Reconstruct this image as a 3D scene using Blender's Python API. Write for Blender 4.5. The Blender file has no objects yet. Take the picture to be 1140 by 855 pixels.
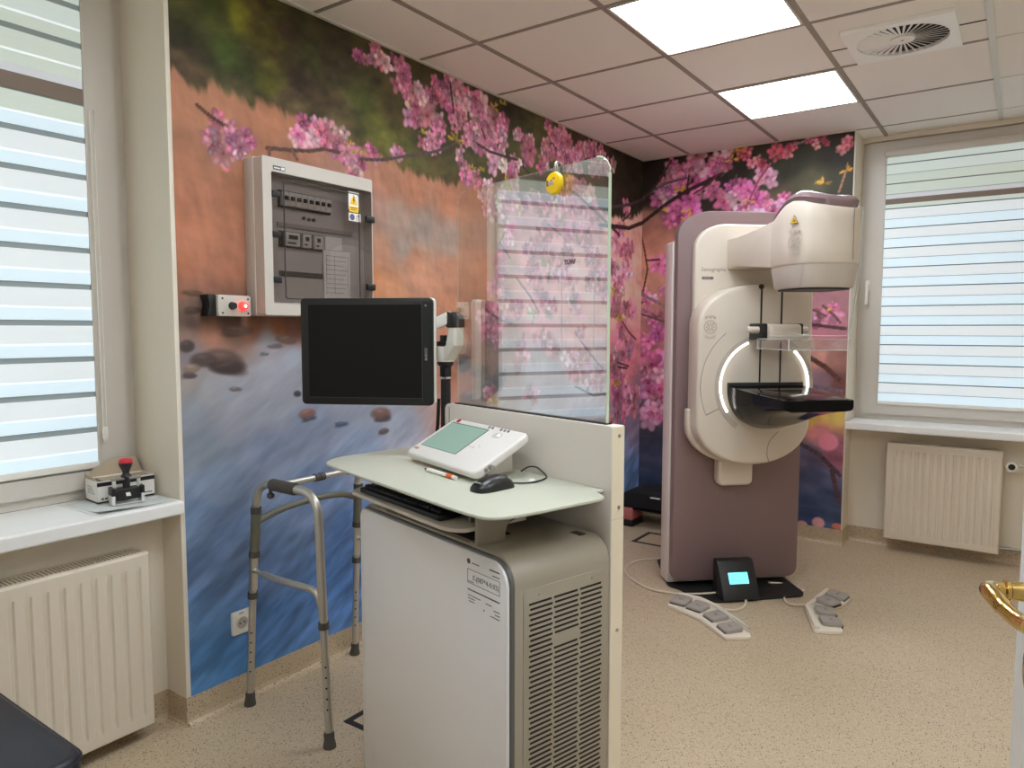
import bpy, bmesh, math, random
import numpy as np
from mathutils import Vector, Matrix
C = bpy.context.scene.collection
PI = math.pi
random.seed(7)

# ------------------------------------------------------------------ materials
def lin(c):
    out = []
    for v in c[:3]:
        v = v / 255.0
        out.append(v / 12.92 if v <= 0.04045 else ((v + 0.055) / 1.055) ** 2.4)
    return tuple(out)

def nmat(name):
    m = bpy.data.materials.new(name)
    m.use_nodes = True
    nt = m.node_tree
    return m, nt, nt.nodes['Principled BSDF']

def mat(name, col, rough=0.5, metal=0.0, vary=0.05, scale=30.0, bump=0.0, spec=0.5, coat=0.0):
    """principled material, its colour broken up by a fine procedural noise"""
    m, nt, b = nmat(name)
    c = lin(col)
    tc = nt.nodes.new('ShaderNodeTexCoord')
    nz = nt.nodes.new('ShaderNodeTexNoise')
    nz.inputs['Scale'].default_value = scale
    nz.inputs['Detail'].default_value = 4
    nt.links.new(tc.outputs['Object'], nz.inputs['Vector'])
    mx = nt.nodes.new('ShaderNodeMix')
    mx.data_type = 'RGBA'
    mx.inputs[6].default_value = tuple(x * (1 - vary) for x in c) + (1,)
    mx.inputs[7].default_value = tuple(min(1, x * (1 + vary)) for x in c) + (1,)
    nt.links.new(nz.outputs['Fac'], mx.inputs[0])
    nt.links.new(mx.outputs[2], b.inputs['Base Color'])
    b.inputs['Roughness'].default_value = rough
    b.inputs['Metallic'].default_value = metal
    b.inputs['Specular IOR Level'].default_value = spec
    b.inputs['Coat Weight'].default_value = coat
    if bump:
        bp = nt.nodes.new('ShaderNodeBump')
        bp.inputs['Strength'].default_value = bump
        bp.inputs['Distance'].default_value = 0.002
        nt.links.new(nz.outputs['Fac'], bp.inputs['Height'])
        nt.links.new(bp.outputs['Normal'], b.inputs['Normal'])
    return m

def emit(name, col, strength):
    m, nt, b = nmat(name)
    b.inputs['Base Color'].default_value = lin(col) + (1,)
    b.inputs['Emission Color'].default_value = lin(col) + (1,)
    b.inputs['Emission Strength'].default_value = strength
    b.inputs['Roughness'].default_value = 0.4
    return m

def glass(name, tint=(1, 1, 1), ior=1.5, rough=0.0, extra=0.0):
    """clear sheet: tinted see-through with Fresnel reflections"""
    m, nt, b = nmat(name)
    nt.nodes.remove(b)
    out = nt.nodes['Material Output']
    tr = nt.nodes.new('ShaderNodeBsdfTransparent')
    tr.inputs['Color'].default_value = tuple(tint) + (1,)
    gl = nt.nodes.new('ShaderNodeBsdfGlossy')
    gl.inputs['Roughness'].default_value = rough
    gl.inputs['Color'].default_value = (1, 1, 1, 1)
    fr = nt.nodes.new('ShaderNodeFresnel')
    fr.inputs['IOR'].default_value = ior
    geo = nt.nodes.new('ShaderNodeNewGeometry')
    # the same Fresnel on both faces of the sheet
    fl = nt.nodes.new('ShaderNodeMix'); fl.data_type = 'FLOAT'
    fl.inputs[2].default_value = ior
    fl.inputs[3].default_value = 1.0 / ior
    nt.links.new(geo.outputs['Backfacing'], fl.inputs[0])
    nt.links.new(fl.outputs[0], fr.inputs['IOR'])
    ms = nt.nodes.new('ShaderNodeMixShader')
    ad = nt.nodes.new('ShaderNodeMath'); ad.operation = 'ADD'; ad.use_clamp = True
    ad.inputs[1].default_value = extra
    nt.links.new(fr.outputs['Fac'], ad.inputs[0])
    nt.links.new(ad.outputs[0], ms.inputs[0])
    nt.links.new(tr.outputs[0], ms.inputs[1])
    nt.links.new(gl.outputs[0], ms.inputs[2])
    nt.links.new(ms.outputs[0], out.inputs['Surface'])
    return m

# ------------------------------------------------------------------ objects
def setp(o, label=None, cat=None, group=None, kind=None):
    if label: o['label'] = label
    if cat: o['category'] = cat
    if group: o['group'] = group
    if kind: o['kind'] = kind
    return o

def thing(name, label, cat, loc=(0, 0, 0), rz=0.0, group=None):
    o = bpy.data.objects.new(name, None)
    o.empty_display_size = 0.05
    C.objects.link(o)
    o.location = loc
    o.rotation_euler = (0, 0, rz)
    return setp(o, label, cat, group)

def obj(name, bm, m, parent=None, smooth=28, label=None, loc=None):
    bmesh.ops.recalc_face_normals(bm, faces=bm.faces[:])
    me = bpy.data.meshes.new(name)
    bm.to_mesh(me)
    bm.free()
    mm = m if isinstance(m, (list, tuple)) else [m]
    for x in mm:
        me.materials.append(x)
    if smooth:
        me.polygons.foreach_set('use_smooth', [True] * len(me.polygons))
        me.set_sharp_from_angle(angle=math.radians(smooth))
    o = bpy.data.objects.new(name, me)
    C.objects.link(o)
    if parent is not None: o.parent = parent
    if loc: o.location = loc
    if label: o['label'] = label
    return o

def struct(name, bm, m, parent=None, smooth=None):
    o = obj(name, bm, m, parent, smooth)
    if parent is None: o['kind'] = 'structure'
    return o

def dup(root, loc, label=None, group=None, rz=None):
    r = root.copy(); C.objects.link(r); r.location = loc
    if rz is not None: r.rotation_euler = (0, 0, rz)
    if label: r['label'] = label
    if group: r['group'] = group
    for ch in list(root.children):
        c = ch.copy(); C.objects.link(c); c.parent = r
        for g in list(ch.children):
            d = g.copy(); C.objects.link(d); d.parent = c
    return r

# ------------------------------------------------------------------ shapes
def B(): return bmesh.new()

def box(bm, x0, x1, y0, y1, z0, z1, bev=0.0, seg=2, mx=None, mi=0):
    t = bmesh.new()
    bmesh.ops.create_cube(t, size=1)
    for v in t.verts:
        v.co = Vector(((x0 + x1) / 2 + v.co.x * (x1 - x0), (y0 + y1) / 2 + v.co.y * (y1 - y0), (z0 + z1) / 2 + v.co.z * (z1 - z0)))
    if bev:
        bmesh.ops.bevel(t, geom=t.edges[:], offset=bev, segments=seg, profile=0.5, affect='EDGES')
    merge(bm, t, mx, mi)
    return bm

def merge(bm, t, mx=None, mi=0):
    if mx is not None: bmesh.ops.transform(t, matrix=mx, verts=t.verts[:])
    t.verts.index_update()
    vs = [bm.verts.new(v.co) for v in t.verts]
    for f in t.faces:
        try:
            nf = bm.faces.new([vs[v.index] for v in f.verts]); nf.material_index = mi
        except ValueError: pass
    t.free()

def frame_from(d):
    d = Vector(d).normalized()
    up = Vector((0, 0, 1)) if abs(d.z) < 0.95 else Vector((1, 0, 0))
    a = d.cross(up).normalized(); b = a.cross(d).normalized()
    return a, b, d

def cyl(bm, p0, p1, r0, r1=None, n=20, caps=True, mi=0):
    if r1 is None: r1 = r0
    p0, p1 = Vector(p0), Vector(p1)
    a, b, d = frame_from(p1 - p0)
    R0, R1 = [], []
    for k in range(n):
        t = 2 * PI * k / n
        e = a * math.cos(t) + b * math.sin(t)
        R0.append(bm.verts.new(p0 + e * r0)); R1.append(bm.verts.new(p1 + e * r1))
    for k in range(n):
        f = bm.faces.new((R0[k], R0[(k + 1) % n], R1[(k + 1) % n], R1[k])); f.material_index = mi
    if caps:
        bm.faces.new(R0[::-1]).material_index = mi; bm.faces.new(R1).material_index = mi
    return bm

def smooth_path(pts, n=8):
    """Catmull-Rom through the points"""
    P = [Vector(p) for p in pts]
    out = []
    for i in range(len(P) - 1):
        p0 = P[i - 1] if i else P[0] * 2 - P[1]
        p1, p2 = P[i], P[i + 1]
        p3 = P[i + 2] if i + 2 < len(P) else P[-1] * 2 - P[-2]
        for k in range(n):
            t = k / n
            out.append(0.5 * ((2 * p1) + (p2 - p0) * t + (2 * p0 - 5 * p1 + 4 * p2 - p3) * t * t + (3 * p1 - p0 - 3 * p2 + p3) * t ** 3))
    out.append(P[-1])
    return out

def fillet(pts, r, n=6):
    """polyline with its corners rounded"""
    P = [Vector(p) for p in pts]
    out = [P[0]]
    for i in range(1, len(P) - 1):
        a, b, c = P[i - 1], P[i], P[i + 1]
        d1, d2 = (a - b), (c - b)
        rr = min(r, d1.length * 0.49, d2.length * 0.49)
        s, e = b + d1.normalized() * rr, b + d2.normalized() * rr
        for k in range(n + 1):
            t = k / n
            out.append(s * (1 - t) ** 2 + b * 2 * t * (1 - t) + e * t * t)
    out.append(P[-1])
    return out

def tube(bm, pts, r, n=12, caps=True, mi=0):
    P = [Vector(p) for p in pts]
    rings = []
    prev = None
    for i, p in enumerate(P):
        d = (P[min(i + 1, len(P) - 1)] - P[max(i - 1, 0)])
        if d.length < 1e-9: d = Vector((0, 0, 1))
        d.normalize()
        if prev is None:
            a, b, _ = frame_from(d)
        else:
            a = (prev - d * prev.dot(d)).normalized(); b = d.cross(a)
        prev = a
        rr = r[i] if isinstance(r, (list, tuple)) else r
        rings.append([bm.verts.new(p + (a * math.cos(2 * PI * k / n) + b * math.sin(2 * PI * k / n)) * rr) for k in range(n)])
    for i in range(len(rings) - 1):
        for k in range(n):
            f = bm.faces.new((rings[i][k], rings[i][(k + 1) % n], rings[i + 1][(k + 1) % n], rings[i + 1][k])); f.material_index = mi
    if caps:
        bm.faces.new(rings[0][::-1]).material_index = mi; bm.faces.new(rings[-1]).material_index = mi
    return bm

def lathe(bm, prof, n=28, origin=(0, 0, 0), axis=(0, 0, 1), mi=0):
    """prof: (radius, height) pairs"""
    o = Vector(origin)
    a, b, d = frame_from(axis)
    rings = []
    for r, h in prof:
        rings.append([bm.verts.new(o + d * h + (a * math.cos(2 * PI * k / n) + b * math.sin(2 * PI * k / n)) * max(r, 1e-5)) for k in range(n)])
    for i in range(len(rings) - 1):
        for k in range(n):
            f = bm.faces.new((rings[i][k], rings[i][(k + 1) % n], rings[i + 1][(k + 1) % n], rings[i + 1][k])); f.material_index = mi
    bm.faces.new(rings[0][::-1]).material_index = mi; bm.faces.new(rings[-1]).material_index = mi
    return bm

def prism(bm, poly, lo, hi, axis='z', bev=0.0, seg=2, mx=None, mi=0):
    """2-D outline pushed along an axis: z -> (x,y), y -> (x,z), x -> (y,z)"""
    t = bmesh.new()
    def P(p, h):
        return {'z': (p[0], p[1], h), 'y': (p[0], h, p[1]), 'x': (h, p[0], p[1])}[axis]
    lo_v = [t.verts.new(P(p, lo)) for p in poly]; hi_v = [t.verts.new(P(p, hi)) for p in poly]
    n = len(poly)
    fl = t.faces.new(lo_v[::-1]); fh = t.faces.new(hi_v)
    for k in range(n):
        t.faces.new((lo_v[k], lo_v[(k + 1) % n], hi_v[(k + 1) % n], hi_v[k]))
    bmesh.ops.recalc_face_normals(t, faces=t.faces[:])
    if bev:
        ed = list(set(list(fl.edges) + list(fh.edges)))
        bmesh.ops.bevel(t, geom=ed, offset=bev, segments=seg, profile=0.5, affect='EDGES')
    merge(bm, t, mx, mi)
    return bm

def rrect(x0, x1, y0, y1, r, n=6):
    """rounded rectangle outline; r = one radius or four (bl, br, tr, tl)"""
    R = r if isinstance(r, (list, tuple)) else (r,) * 4
    out = []
    for (cx, cy, a0, rr) in ((x0, y0, PI, R[0]), (x1, y0, 1.5 * PI, R[1]), (x1, y1, 0, R[2]), (x0, y1, 0.5 * PI, R[3])):
        sx = 1 if cx == x0 else -1; sy = 1 if cy == y0 else -1
        rx, ry = rr if isinstance(rr, (list, tuple)) else (rr, rr)
        if rx <= 1e-6:
            out.append((cx, cy)); continue
        for k in range(n + 1):
            t = a0 + 0.5 * PI * k / n
            out.append((cx + sx * rx + rx * math.cos(t), cy + sy * ry + ry * math.sin(t)))
    return out

def round_poly(pts, r, n=5):
    """closed 2-D polygon with rounded corners; r one value or a list"""
    P = [Vector((p[0], p[1])) for p in pts]
    out = []
    N = len(P)
    for i in range(N):
        a, b, c = P[i - 1], P[i], P[(i + 1) % N]
        d1, d2 = a - b, c - b
        R = r[i] if isinstance(r, (list, tuple)) else r
        rr = min(R, d1.length * 0.48, d2.length * 0.48)
        if rr < 1e-5:
            out.append((b.x, b.y)); continue
        s, e = b + d1.normalized() * rr, b + d2.normalized() * rr
        for k in range(n + 1):
            t = k / n
            q = s * (1 - t) ** 2 + b * 2 * t * (1 - t) + e * t * t
            out.append((q.x, q.y))
    return out

def ring_prism(bm, outer, inner, lo, hi, axis='z', mi=0):
    """a frame: two outlines with the same point count"""
    def P(p, h):
        return {'z': (p[0], p[1], h), 'y': (p[0], h, p[1]), 'x': (h, p[0], p[1])}[axis]
    n = len(outer)
    V = [[bm.verts.new(P(p, h)) for p in pl] for pl, h in ((outer, lo), (inner, lo), (outer, hi), (inner, hi))]
    ol, il, oh, ih = V
    for k in range(n):
        j = (k + 1) % n
        for q in ((ol[k], ol[j], oh[j], oh[k]), (il[j], il[k], ih[k], ih[j]), (ol[j], ol[k], il[k], il[j]), (oh[k], oh[j], ih[j], ih[k])):
            f = bm.faces.new(q); f.material_index = mi
    return bm

def quad(bm, a, b, c, d, mi=0):
    f = bm.faces.new([bm.verts.new(Vector(p)) for p in (a, b, c, d)]); f.material_index = mi
    return bm

def text_bm(s, size, mx, depth=0.0003, align='LEFT', bold=0.0, sx=1.0):
    """lettering as a thin mesh; mx puts its x-right / y-up plane in place"""
    cu = bpy.data.curves.new('lettering', 'FONT')
    cu.body = s; cu.size = size; cu.align_x = align; cu.extrude = depth; cu.offset = bold
    cu.resolution_u = 2
    to = bpy.data.objects.new('lettering', cu)
    C.objects.link(to)
    dg = bpy.context.evaluated_depsgraph_get()
    me = bpy.data.meshes.new_from_object(to.evaluated_get(dg))
    bm = bmesh.new(); bm.from_mesh(me)
    bpy.data.objects.remove(to); bpy.data.curves.remove(cu); bpy.data.meshes.remove(me)
    if sx != 1.0: bmesh.ops.scale(bm, vec=(sx, 1, 1), verts=bm.verts[:])
    bmesh.ops.transform(bm, matrix=mx, verts=bm.verts[:])
    return bm

def plane_mx(o, x, y):
    """matrix whose local x / y run along x / y (z = x cross y) at o"""
    x, y = Vector(x).normalized(), Vector(y).normalized(); z = x.cross(y)
    return Matrix(((x.x, y.x, z.x, o[0]), (x.y, y.y, z.y, o[1]), (x.z, y.z, z.z, o[2]), (0, 0, 0, 1)))
# ------------------------------------------------------------------ room materials
M_wall = mat('beige_wall_paint', (228, 219, 203), 0.75, vary=0.02, scale=60, bump=0.05)
M_trim = mat('white_coated_aluminium', (216, 211, 200), 0.45, vary=0.02)
M_tile = mat('mineral_ceiling_tile', (240, 236, 230), 0.9, vary=0.03, scale=200, bump=0.1)
M_tbar = mat('grey_grid_bar', (150, 140, 130), 0.5, vary=0.03)
M_tbar_lit = mat('window_lit_grid_bar', (208, 208, 200), 0.4, vary=0.02)  # same bars near the window, its reflected light put into the colour
M_pvc = mat('white_pvc', (204, 197, 188), 0.35, vary=0.02)
M_pvcgrey = mat('pale_grey_pvc', (190, 190, 192), 0.4, vary=0.02)
M_sill = mat('white_sill_laminate', (240, 240, 238), 0.3, vary=0.02)
M_rad = mat('white_radiator_enamel', (220, 209, 191), 0.35, vary=0.02)
M_black = mat('black_plastic', (17, 17, 18), 0.45, vary=0.15)
M_blackgloss = mat('gloss_black', (7, 6, 7), 0.10, vary=0.1, spec=.14)
M_dark = mat('dark_gap', (38, 34, 32), 0.8)
M_steel = mat('dull_steel', (175, 172, 168), 0.32, 1.0, vary=0.05)
M_chrome = mat('bright_chrome', (215, 214, 212), 0.12, 1.0, vary=0.02)
M_white = mat('white_plastic', (232, 228, 220), 0.38, vary=0.02)
M_pane = glass('window_glass', (0.95, 0.98, 0.97), 1.45)

def floor_material():
    m, nt, b = nmat('speckled_vinyl')
    N, Lk = nt.nodes, nt.links
    geo = N.new('ShaderNodeNewGeometry')
    base = N.new('ShaderNodeTexNoise'); base.inputs['Scale'].default_value = 2.2; base.inputs['Detail'].default_value = 3
    Lk.new(geo.outputs['Position'], base.inputs['Vector'])
    cr = N.new('ShaderNodeMix'); cr.data_type = 'RGBA'
    cr.inputs[6].default_value = lin((186, 167, 139)) + (1,); cr.inputs[7].default_value = lin((199, 180, 152)) + (1,)
    Lk.new(base.outputs['Fac'], cr.inputs[0])
    prev = cr.outputs[2]
    # chips of three kinds scattered through the sheet
    for sc, thr, keep, col in ((120, 0.30, 0.30, (50, 42, 36)), (190, 0.33, 0.36, (128, 106, 80)), (150, 0.36, 0.32, (214, 198, 172))):
        v = N.new('ShaderNodeTexVoronoi'); v.inputs['Scale'].default_value = sc
        Lk.new(geo.outputs['Position'], v.inputs['Vector'])
        lt = N.new('ShaderNodeMath'); lt.operation = 'LESS_THAN'; lt.inputs[1].default_value = thr
        Lk.new(v.outputs['Distance'], lt.inputs[0])
        sp = N.new('ShaderNodeSeparateColor'); Lk.new(v.outputs['Color'], sp.inputs[0])
        l2 = N.new('ShaderNodeMath'); l2.operation = 'LESS_THAN'; l2.inputs[1].default_value = keep
        Lk.new(sp.outputs[0], l2.inputs[0])
        mu = N.new('ShaderNodeMath'); mu.operation = 'MULTIPLY'
        Lk.new(lt.outputs[0], mu.inputs[0]); Lk.new(l2.outputs[0], mu.inputs[1])
        mu2 = N.new('ShaderNodeMath'); mu2.operation = 'MULTIPLY'; mu2.inputs[1].default_value = 0.80
        Lk.new(mu.outputs[0], mu2.inputs[0])
        mx = N.new('ShaderNodeMix'); mx.data_type = 'RGBA'
        Lk.new(mu2.outputs[0], mx.inputs[0]); Lk.new(prev, mx.inputs[6])
        mx.inputs[7].default_value = lin(col) + (1,)
        prev = mx.outputs[2]
    Lk.new(prev, b.inputs['Base Color'])
    b.inputs['Roughness'].default_value = 0.42
    b.inputs['Specular IOR Level'].default_value = 0.4
    return m
M_floor = floor_material()

# ------------------------------------------------------------------ shell
RX, RY, RH = 3.4, -4.85, 2.6           # right wall, front wall, ceiling
AY0, AY1 = -4.72, -3.60                # left window niche along y
BX0, BX1 = 1.42, 2.95                  # back window niche along x
AW, BW = -0.28, 0.28                   # window planes
struct('floor', box(B(), -0.40, RX + .1, RY - .12, 0.40, -0.06, 0), M_floor)

bm = B()
box(bm, -0.40, 0, AY1, 0.0, 0, RH)                      # mural wall
box(bm, -0.40, 0, RY - .12, AY0, 0, RH)
box(bm, -0.40, -0.12, AY0, AY1, 0, 0.755)               # parapet under the sill
box(bm, -0.40, -0.23, AY0, AY1, 2.56, RH)
wall_left = struct('wall_left', bm, M_wall)
bm = B()
box(bm, -0.40, BX0, 0.0, 0.40, 0, RH)
box(bm, BX1, RX + .1, 0.0, 0.40, 0, RH)
box(bm, BX0, BX1, 0.17, 0.40, 0, 0.755)
box(bm, BX0, BX1, 0.25, 0.40, 2.57, RH)
wall_back = struct('wall_back', bm, M_wall)
struct('wall_right', box(B(), RX, RX + .1, RY - .12, 0, 0, RH), M_wall)
bm = B()
box(bm, 0, 1.55, RY - .12, RY, 0, RH); box(bm, 2.70, RX, RY - .12, RY, 0, RH); box(bm, 1.55, 2.70, RY - .12, RY, 2.1, RH)
struct('wall_front', bm, M_wall)

# ceiling of 60 cm tiles on a T-bar grid
ceil = struct('ceiling', box(B(), -0.40, RX + .1, RY - .12, 0.40, RH, RH + .06), M_tile)
GX = [0.352 + 0.6 * k for k in range(6)]
GY = [-0.6 * k for k in range(9)]
bm = B()
for x in GX[:3]: box(bm, x - .011, x + .011, RY, 0.28 if x > BX0 else 0.0, RH - .004, RH + .001)
for y in GY: box(bm, 0, 2.14, y - .009, y + .009, RH - .003, RH + .001) if y else box(bm, BX0, 2.14, y - .006, y + .006, RH - .003, RH + .001)
struct('grid_bars', bm, M_tbar, ceil)
bm = B()
for x in GX[3:]: box(bm, x - .012, x + .012, RY, 0.28 if x < BX1 else 0, RH - .005, RH + .001)
for y in GY: box(bm, 2.165, RX, y - .004, y + .004, RH - .002, RH + .001)
struct('window_lit_grid_bars', bm, M_tbar_lit, ceil)  # window's reflection painted as a paler bar colour
bm = B()
box(bm, 1.565, 2.14, -1.436, -1.428, RH - .002, RH + .001)
struct('tile_cut', bm, M_dark, ceil)
bm = B(); box(bm, 0, .02, RY, 0, RH - .006, RH); box(bm, .02, BX0, -.018, 0, RH - .006, RH)
struct('trim_1', bm, M_trim)

# coved skirting of the floor vinyl
def skirt(bm, p, q, nx, ny, h=0.1):
    """profile run from p to q; (nx, ny) points into the room"""
    prof = [(0.0, h), (0.003, h), (0.003, 0.028), (0.006, 0.014), (0.014, 0.005), (0.03, 0.0005), (0.0, 0.0005)]
    rings = []
    for (x, y) in (p, q):
        rings.append([bm.verts.new((x + nx * d, y + ny * d, z)) for d, z in prof])
    n = len(prof)
    for k in range(n - 1): bm.faces.new((rings[0][k], rings[0][k + 1], rings[1][k + 1], rings[1][k]))
    bm.faces.new(rings[0]); bm.faces.new(rings[1][::-1])
bm = B()
skirt(bm, (0, AY1), (0, 0), 1, 0); skirt(bm, (-.12, AY0), (-.12, AY1), 1, 0)
skirt(bm, (-.12, AY1), (0.003, AY1), 0, -1); skirt(bm, (0, RY), (0, AY0), 1, 0); skirt(bm, (-.12, AY0), (.003, AY0), 0, 1)
struct('baseboard_left', bm, M_floor)
bm = B()
skirt(bm, (0, 0), (BX0, 0), 0, -1); skirt(bm, (BX0, .17), (BX1, .17), 0, -1); skirt(bm, (BX1, 0), (RX, 0), 0, -1)
skirt(bm, (BX0, -.003), (BX0, .17), 1, 0); skirt(bm, (BX1, -.003), (BX1, .17), -1, 0)
struct('baseboard_back', bm, M_floor)
bm = B(); skirt(bm, (RX, RY), (RX, 0), -1, 0); struct('baseboard_right', bm, M_floor)

# ------------------------------------------------------------------ windows; local x along the wall, y towards the room, z up
def window(name, mx, W, z0, z1, zt, handle):
    """frame of width W from z0 to z1, transom at zt; the frame plane is y = 0"""
    def R(x0, x1, a, b): return rrect(x0, x1, a, b, 0.0)
    def ringbox(bm, x0, x1, a, b, w, lo, hi):
        ring_prism(bm, rrect(x0, x1, a, b, .001, 1), rrect(x0 + w, x1 - w, a + w, b - w, .001, 1), lo, hi, 'y')
    root = bpy.data.objects.new(name, None); C.objects.link(root); root['kind'] = 'structure'
    root.matrix_world = mx
    bm = B(); ringbox(bm, 0, W, z0, z1, .045, -.06, 0)
    obj('window_frame', bm, M_pvc, root)
    a, b = z0 + .035, z1 - .03
    bm = B(); ring_prism(bm, rrect(.035, W - .035, a, b, .001, 1), rrect(.134, W - .134, a + .062, b - .062, .001, 1), -.05, .018, 'y')
    s = obj('sash', bm, M_pvc, root)
    bm = B(); ring_prism(bm, rrect(.130, W - .130, a + .057, b - .057, .001, 1), rrect(.141, W - .141, a + .069, b - .069, .001, 1), -.03, .010, 'y')
    obj('glazing_bead', bm, M_pvc, s)
    bm = B(); box(bm, .13, W - .13, -.045, .006, zt - .024, zt + .024, .003); obj('glazing_bar', bm, M_pvcgrey, s)
    bm = B(); box(bm, .137, W - .137, -.026, -.022, a + .062, b - .062)
    obj('pane', bm, M_pane, s)
    bm = B(); hx, hz = handle
    box(bm, hx - .014, hx + .014, .018, .026, hz - .035, hz + .035, .004)
    cyl(bm, (hx, .024, hz), (hx, .055, hz), .008)
    box(bm, hx - .009, hx + .009, .045, .06, hz - .12, hz + .012, .006)
    obj('handle', bm, M_white, s)
    return root
# left window: its x axis runs towards -y so that +y (local) faces the room (+x)
mA = Matrix(((0, 1, 0, AW), (-1, 0, 0, AY1), (0, 0, 1, 0), (0, 0, 0, 1)))
w1 = window('window_1', mA, AY1 - AY0, 0.80, 2.58, 2.175, (1.06, 1.55))
mB = Matrix(((-1, 0, 0, BX1), (0, -1, 0, BW), (0, 0, 1, 0), (0, 0, 0, 1)))
w2 = window('window_2', mB, BX1 - BX0, 0.80, 2.59, 2.20, (BX1 - BX0 - .055, 1.66))
bm = B(); box(bm, AW, 0.03, AY0 + .001, AY1 - .001, 0.755, 0.80, .006)
struct('trim_2', bm, M_sill)
bm = B(); box(bm, BX0 + .001, BX1 - .001, -0.03, BW, 0.755, 0.80, .006)
struct('trim_3', bm, M_sill)

# day-and-night roller blinds: two layers of banded cloth lit from behind by the daylight
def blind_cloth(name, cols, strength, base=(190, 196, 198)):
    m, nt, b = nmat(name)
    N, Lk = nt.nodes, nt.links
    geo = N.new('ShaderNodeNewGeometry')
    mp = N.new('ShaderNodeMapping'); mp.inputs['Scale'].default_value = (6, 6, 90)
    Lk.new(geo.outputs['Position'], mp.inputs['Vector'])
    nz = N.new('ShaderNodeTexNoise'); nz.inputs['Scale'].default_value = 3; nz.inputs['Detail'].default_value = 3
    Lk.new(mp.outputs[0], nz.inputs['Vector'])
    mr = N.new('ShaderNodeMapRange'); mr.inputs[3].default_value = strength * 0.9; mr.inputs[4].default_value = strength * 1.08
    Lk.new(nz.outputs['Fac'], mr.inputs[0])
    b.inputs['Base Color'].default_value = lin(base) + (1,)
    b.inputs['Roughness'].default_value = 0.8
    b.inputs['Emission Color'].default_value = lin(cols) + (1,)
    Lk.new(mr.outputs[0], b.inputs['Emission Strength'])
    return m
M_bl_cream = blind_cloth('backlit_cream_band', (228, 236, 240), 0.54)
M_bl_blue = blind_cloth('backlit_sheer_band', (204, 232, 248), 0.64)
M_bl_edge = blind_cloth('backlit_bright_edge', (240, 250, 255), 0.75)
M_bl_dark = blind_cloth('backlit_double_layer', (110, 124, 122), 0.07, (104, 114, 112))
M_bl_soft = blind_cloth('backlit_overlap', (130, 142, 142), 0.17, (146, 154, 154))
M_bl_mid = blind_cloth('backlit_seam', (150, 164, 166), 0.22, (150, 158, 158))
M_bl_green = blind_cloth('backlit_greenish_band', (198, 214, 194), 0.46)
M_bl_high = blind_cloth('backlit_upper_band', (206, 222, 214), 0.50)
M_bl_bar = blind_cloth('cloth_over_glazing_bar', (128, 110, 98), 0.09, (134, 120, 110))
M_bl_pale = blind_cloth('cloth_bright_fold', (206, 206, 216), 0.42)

def blind(mx, x0, x1, z0, z1, bands, zbar, label):
    """bands: repeating (height, material, depth) from the bottom up; zbar = (dark from, dark to, pale to) in front of the glazing bar"""
    root = thing('roller_blind', label, 'blind')
    root.matrix_world = mx
    g = {}
    z = z0 + .022; k = 0
    zmax = z1 - .035
    def strip(m, d, a, b_):
        g.setdefault(m.name, (B(), m))
        box(g[m.name][0], x0, x1, d, d + .0008, a - .001, b_ + .001)
    def upto(top):
        nonlocal z, k
        while z < top - 1e-4:
            h, m, d = bands[k % len(bands)]
            t = min(z + h, top)
            if z > zbar[2] and m in (M_bl_cream, M_bl_blue): m = M_bl_high if z > zbar[2] + .12 else M_bl_green
            elif zbar[0] - z < .07 and m in (M_bl_cream, M_bl_blue): m = M_bl_green
            strip(m, d, z, t)
            z = t; k += 1
    upto(zbar[0])
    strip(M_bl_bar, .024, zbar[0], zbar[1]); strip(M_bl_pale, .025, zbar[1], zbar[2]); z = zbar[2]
    upto(zmax)
    big = B(); mats = []
    for i, (nm, (b_, m_)) in enumerate(g.items()):
        mats.append(m_); merge(big, b_, None, i)
    obj('fabric', big, mats, root, smooth=None)
    bm = B(); box(bm, x0 - .004, x1 + .004, .019, .030, z0, z0 + .022, .003); obj('bottom_bar', bm, M_white, root)
    bm = B(); box(bm, x0 - .012, x1 + .012, .012, .058, z1 - .045, z1, .012); obj('cassette', bm, M_pvc, root)
    for xs in (x0 - .009, x1 + .001):
        bm = B(); box(bm, xs, xs + .008, .018, .030, z0, z1 - .04, .002); obj('side_guide', bm, M_pvc, root)
    return root
def bandsA(): return [(.038, M_bl_blue, .026), (.006, M_bl_edge, .0265), (.056, M_bl_cream, .027), (.020, M_bl_soft, .019)]
def bandsB(): return [(.051, M_bl_blue, .026), (.006, M_bl_mid, .0225), (.057, M_bl_cream, .026), (.0085, M_bl_dark, .022)]
WA = AY1 - AY0; WB = BX1 - BX0
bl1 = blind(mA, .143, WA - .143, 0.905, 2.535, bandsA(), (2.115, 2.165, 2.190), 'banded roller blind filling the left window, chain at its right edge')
bm = B(); tube(bm, smooth_path([(.118, .04, 2.1), (.118, .045, 1.5), (.119, .045, 1.03), (.124, .045, 1.015), (.129, .045, 1.03), (.131, .045, 1.5), (.131, .04, 2.1)]), .0015, 6)
ch = obj('pull_chain', bm, M_white, bl1)
bm = B(); box(bm, .115, .134, .038, .052, 1.0, 1.045, .007); obj('chain_weight', bm, M_white, ch)
bl2 = blind(mB, .140, WB - .140, 0.898, 2.505, bandsB(), (2.167, 2.204, 2.228), 'banded roller blind filling the back window beside the mauve machine')

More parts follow.
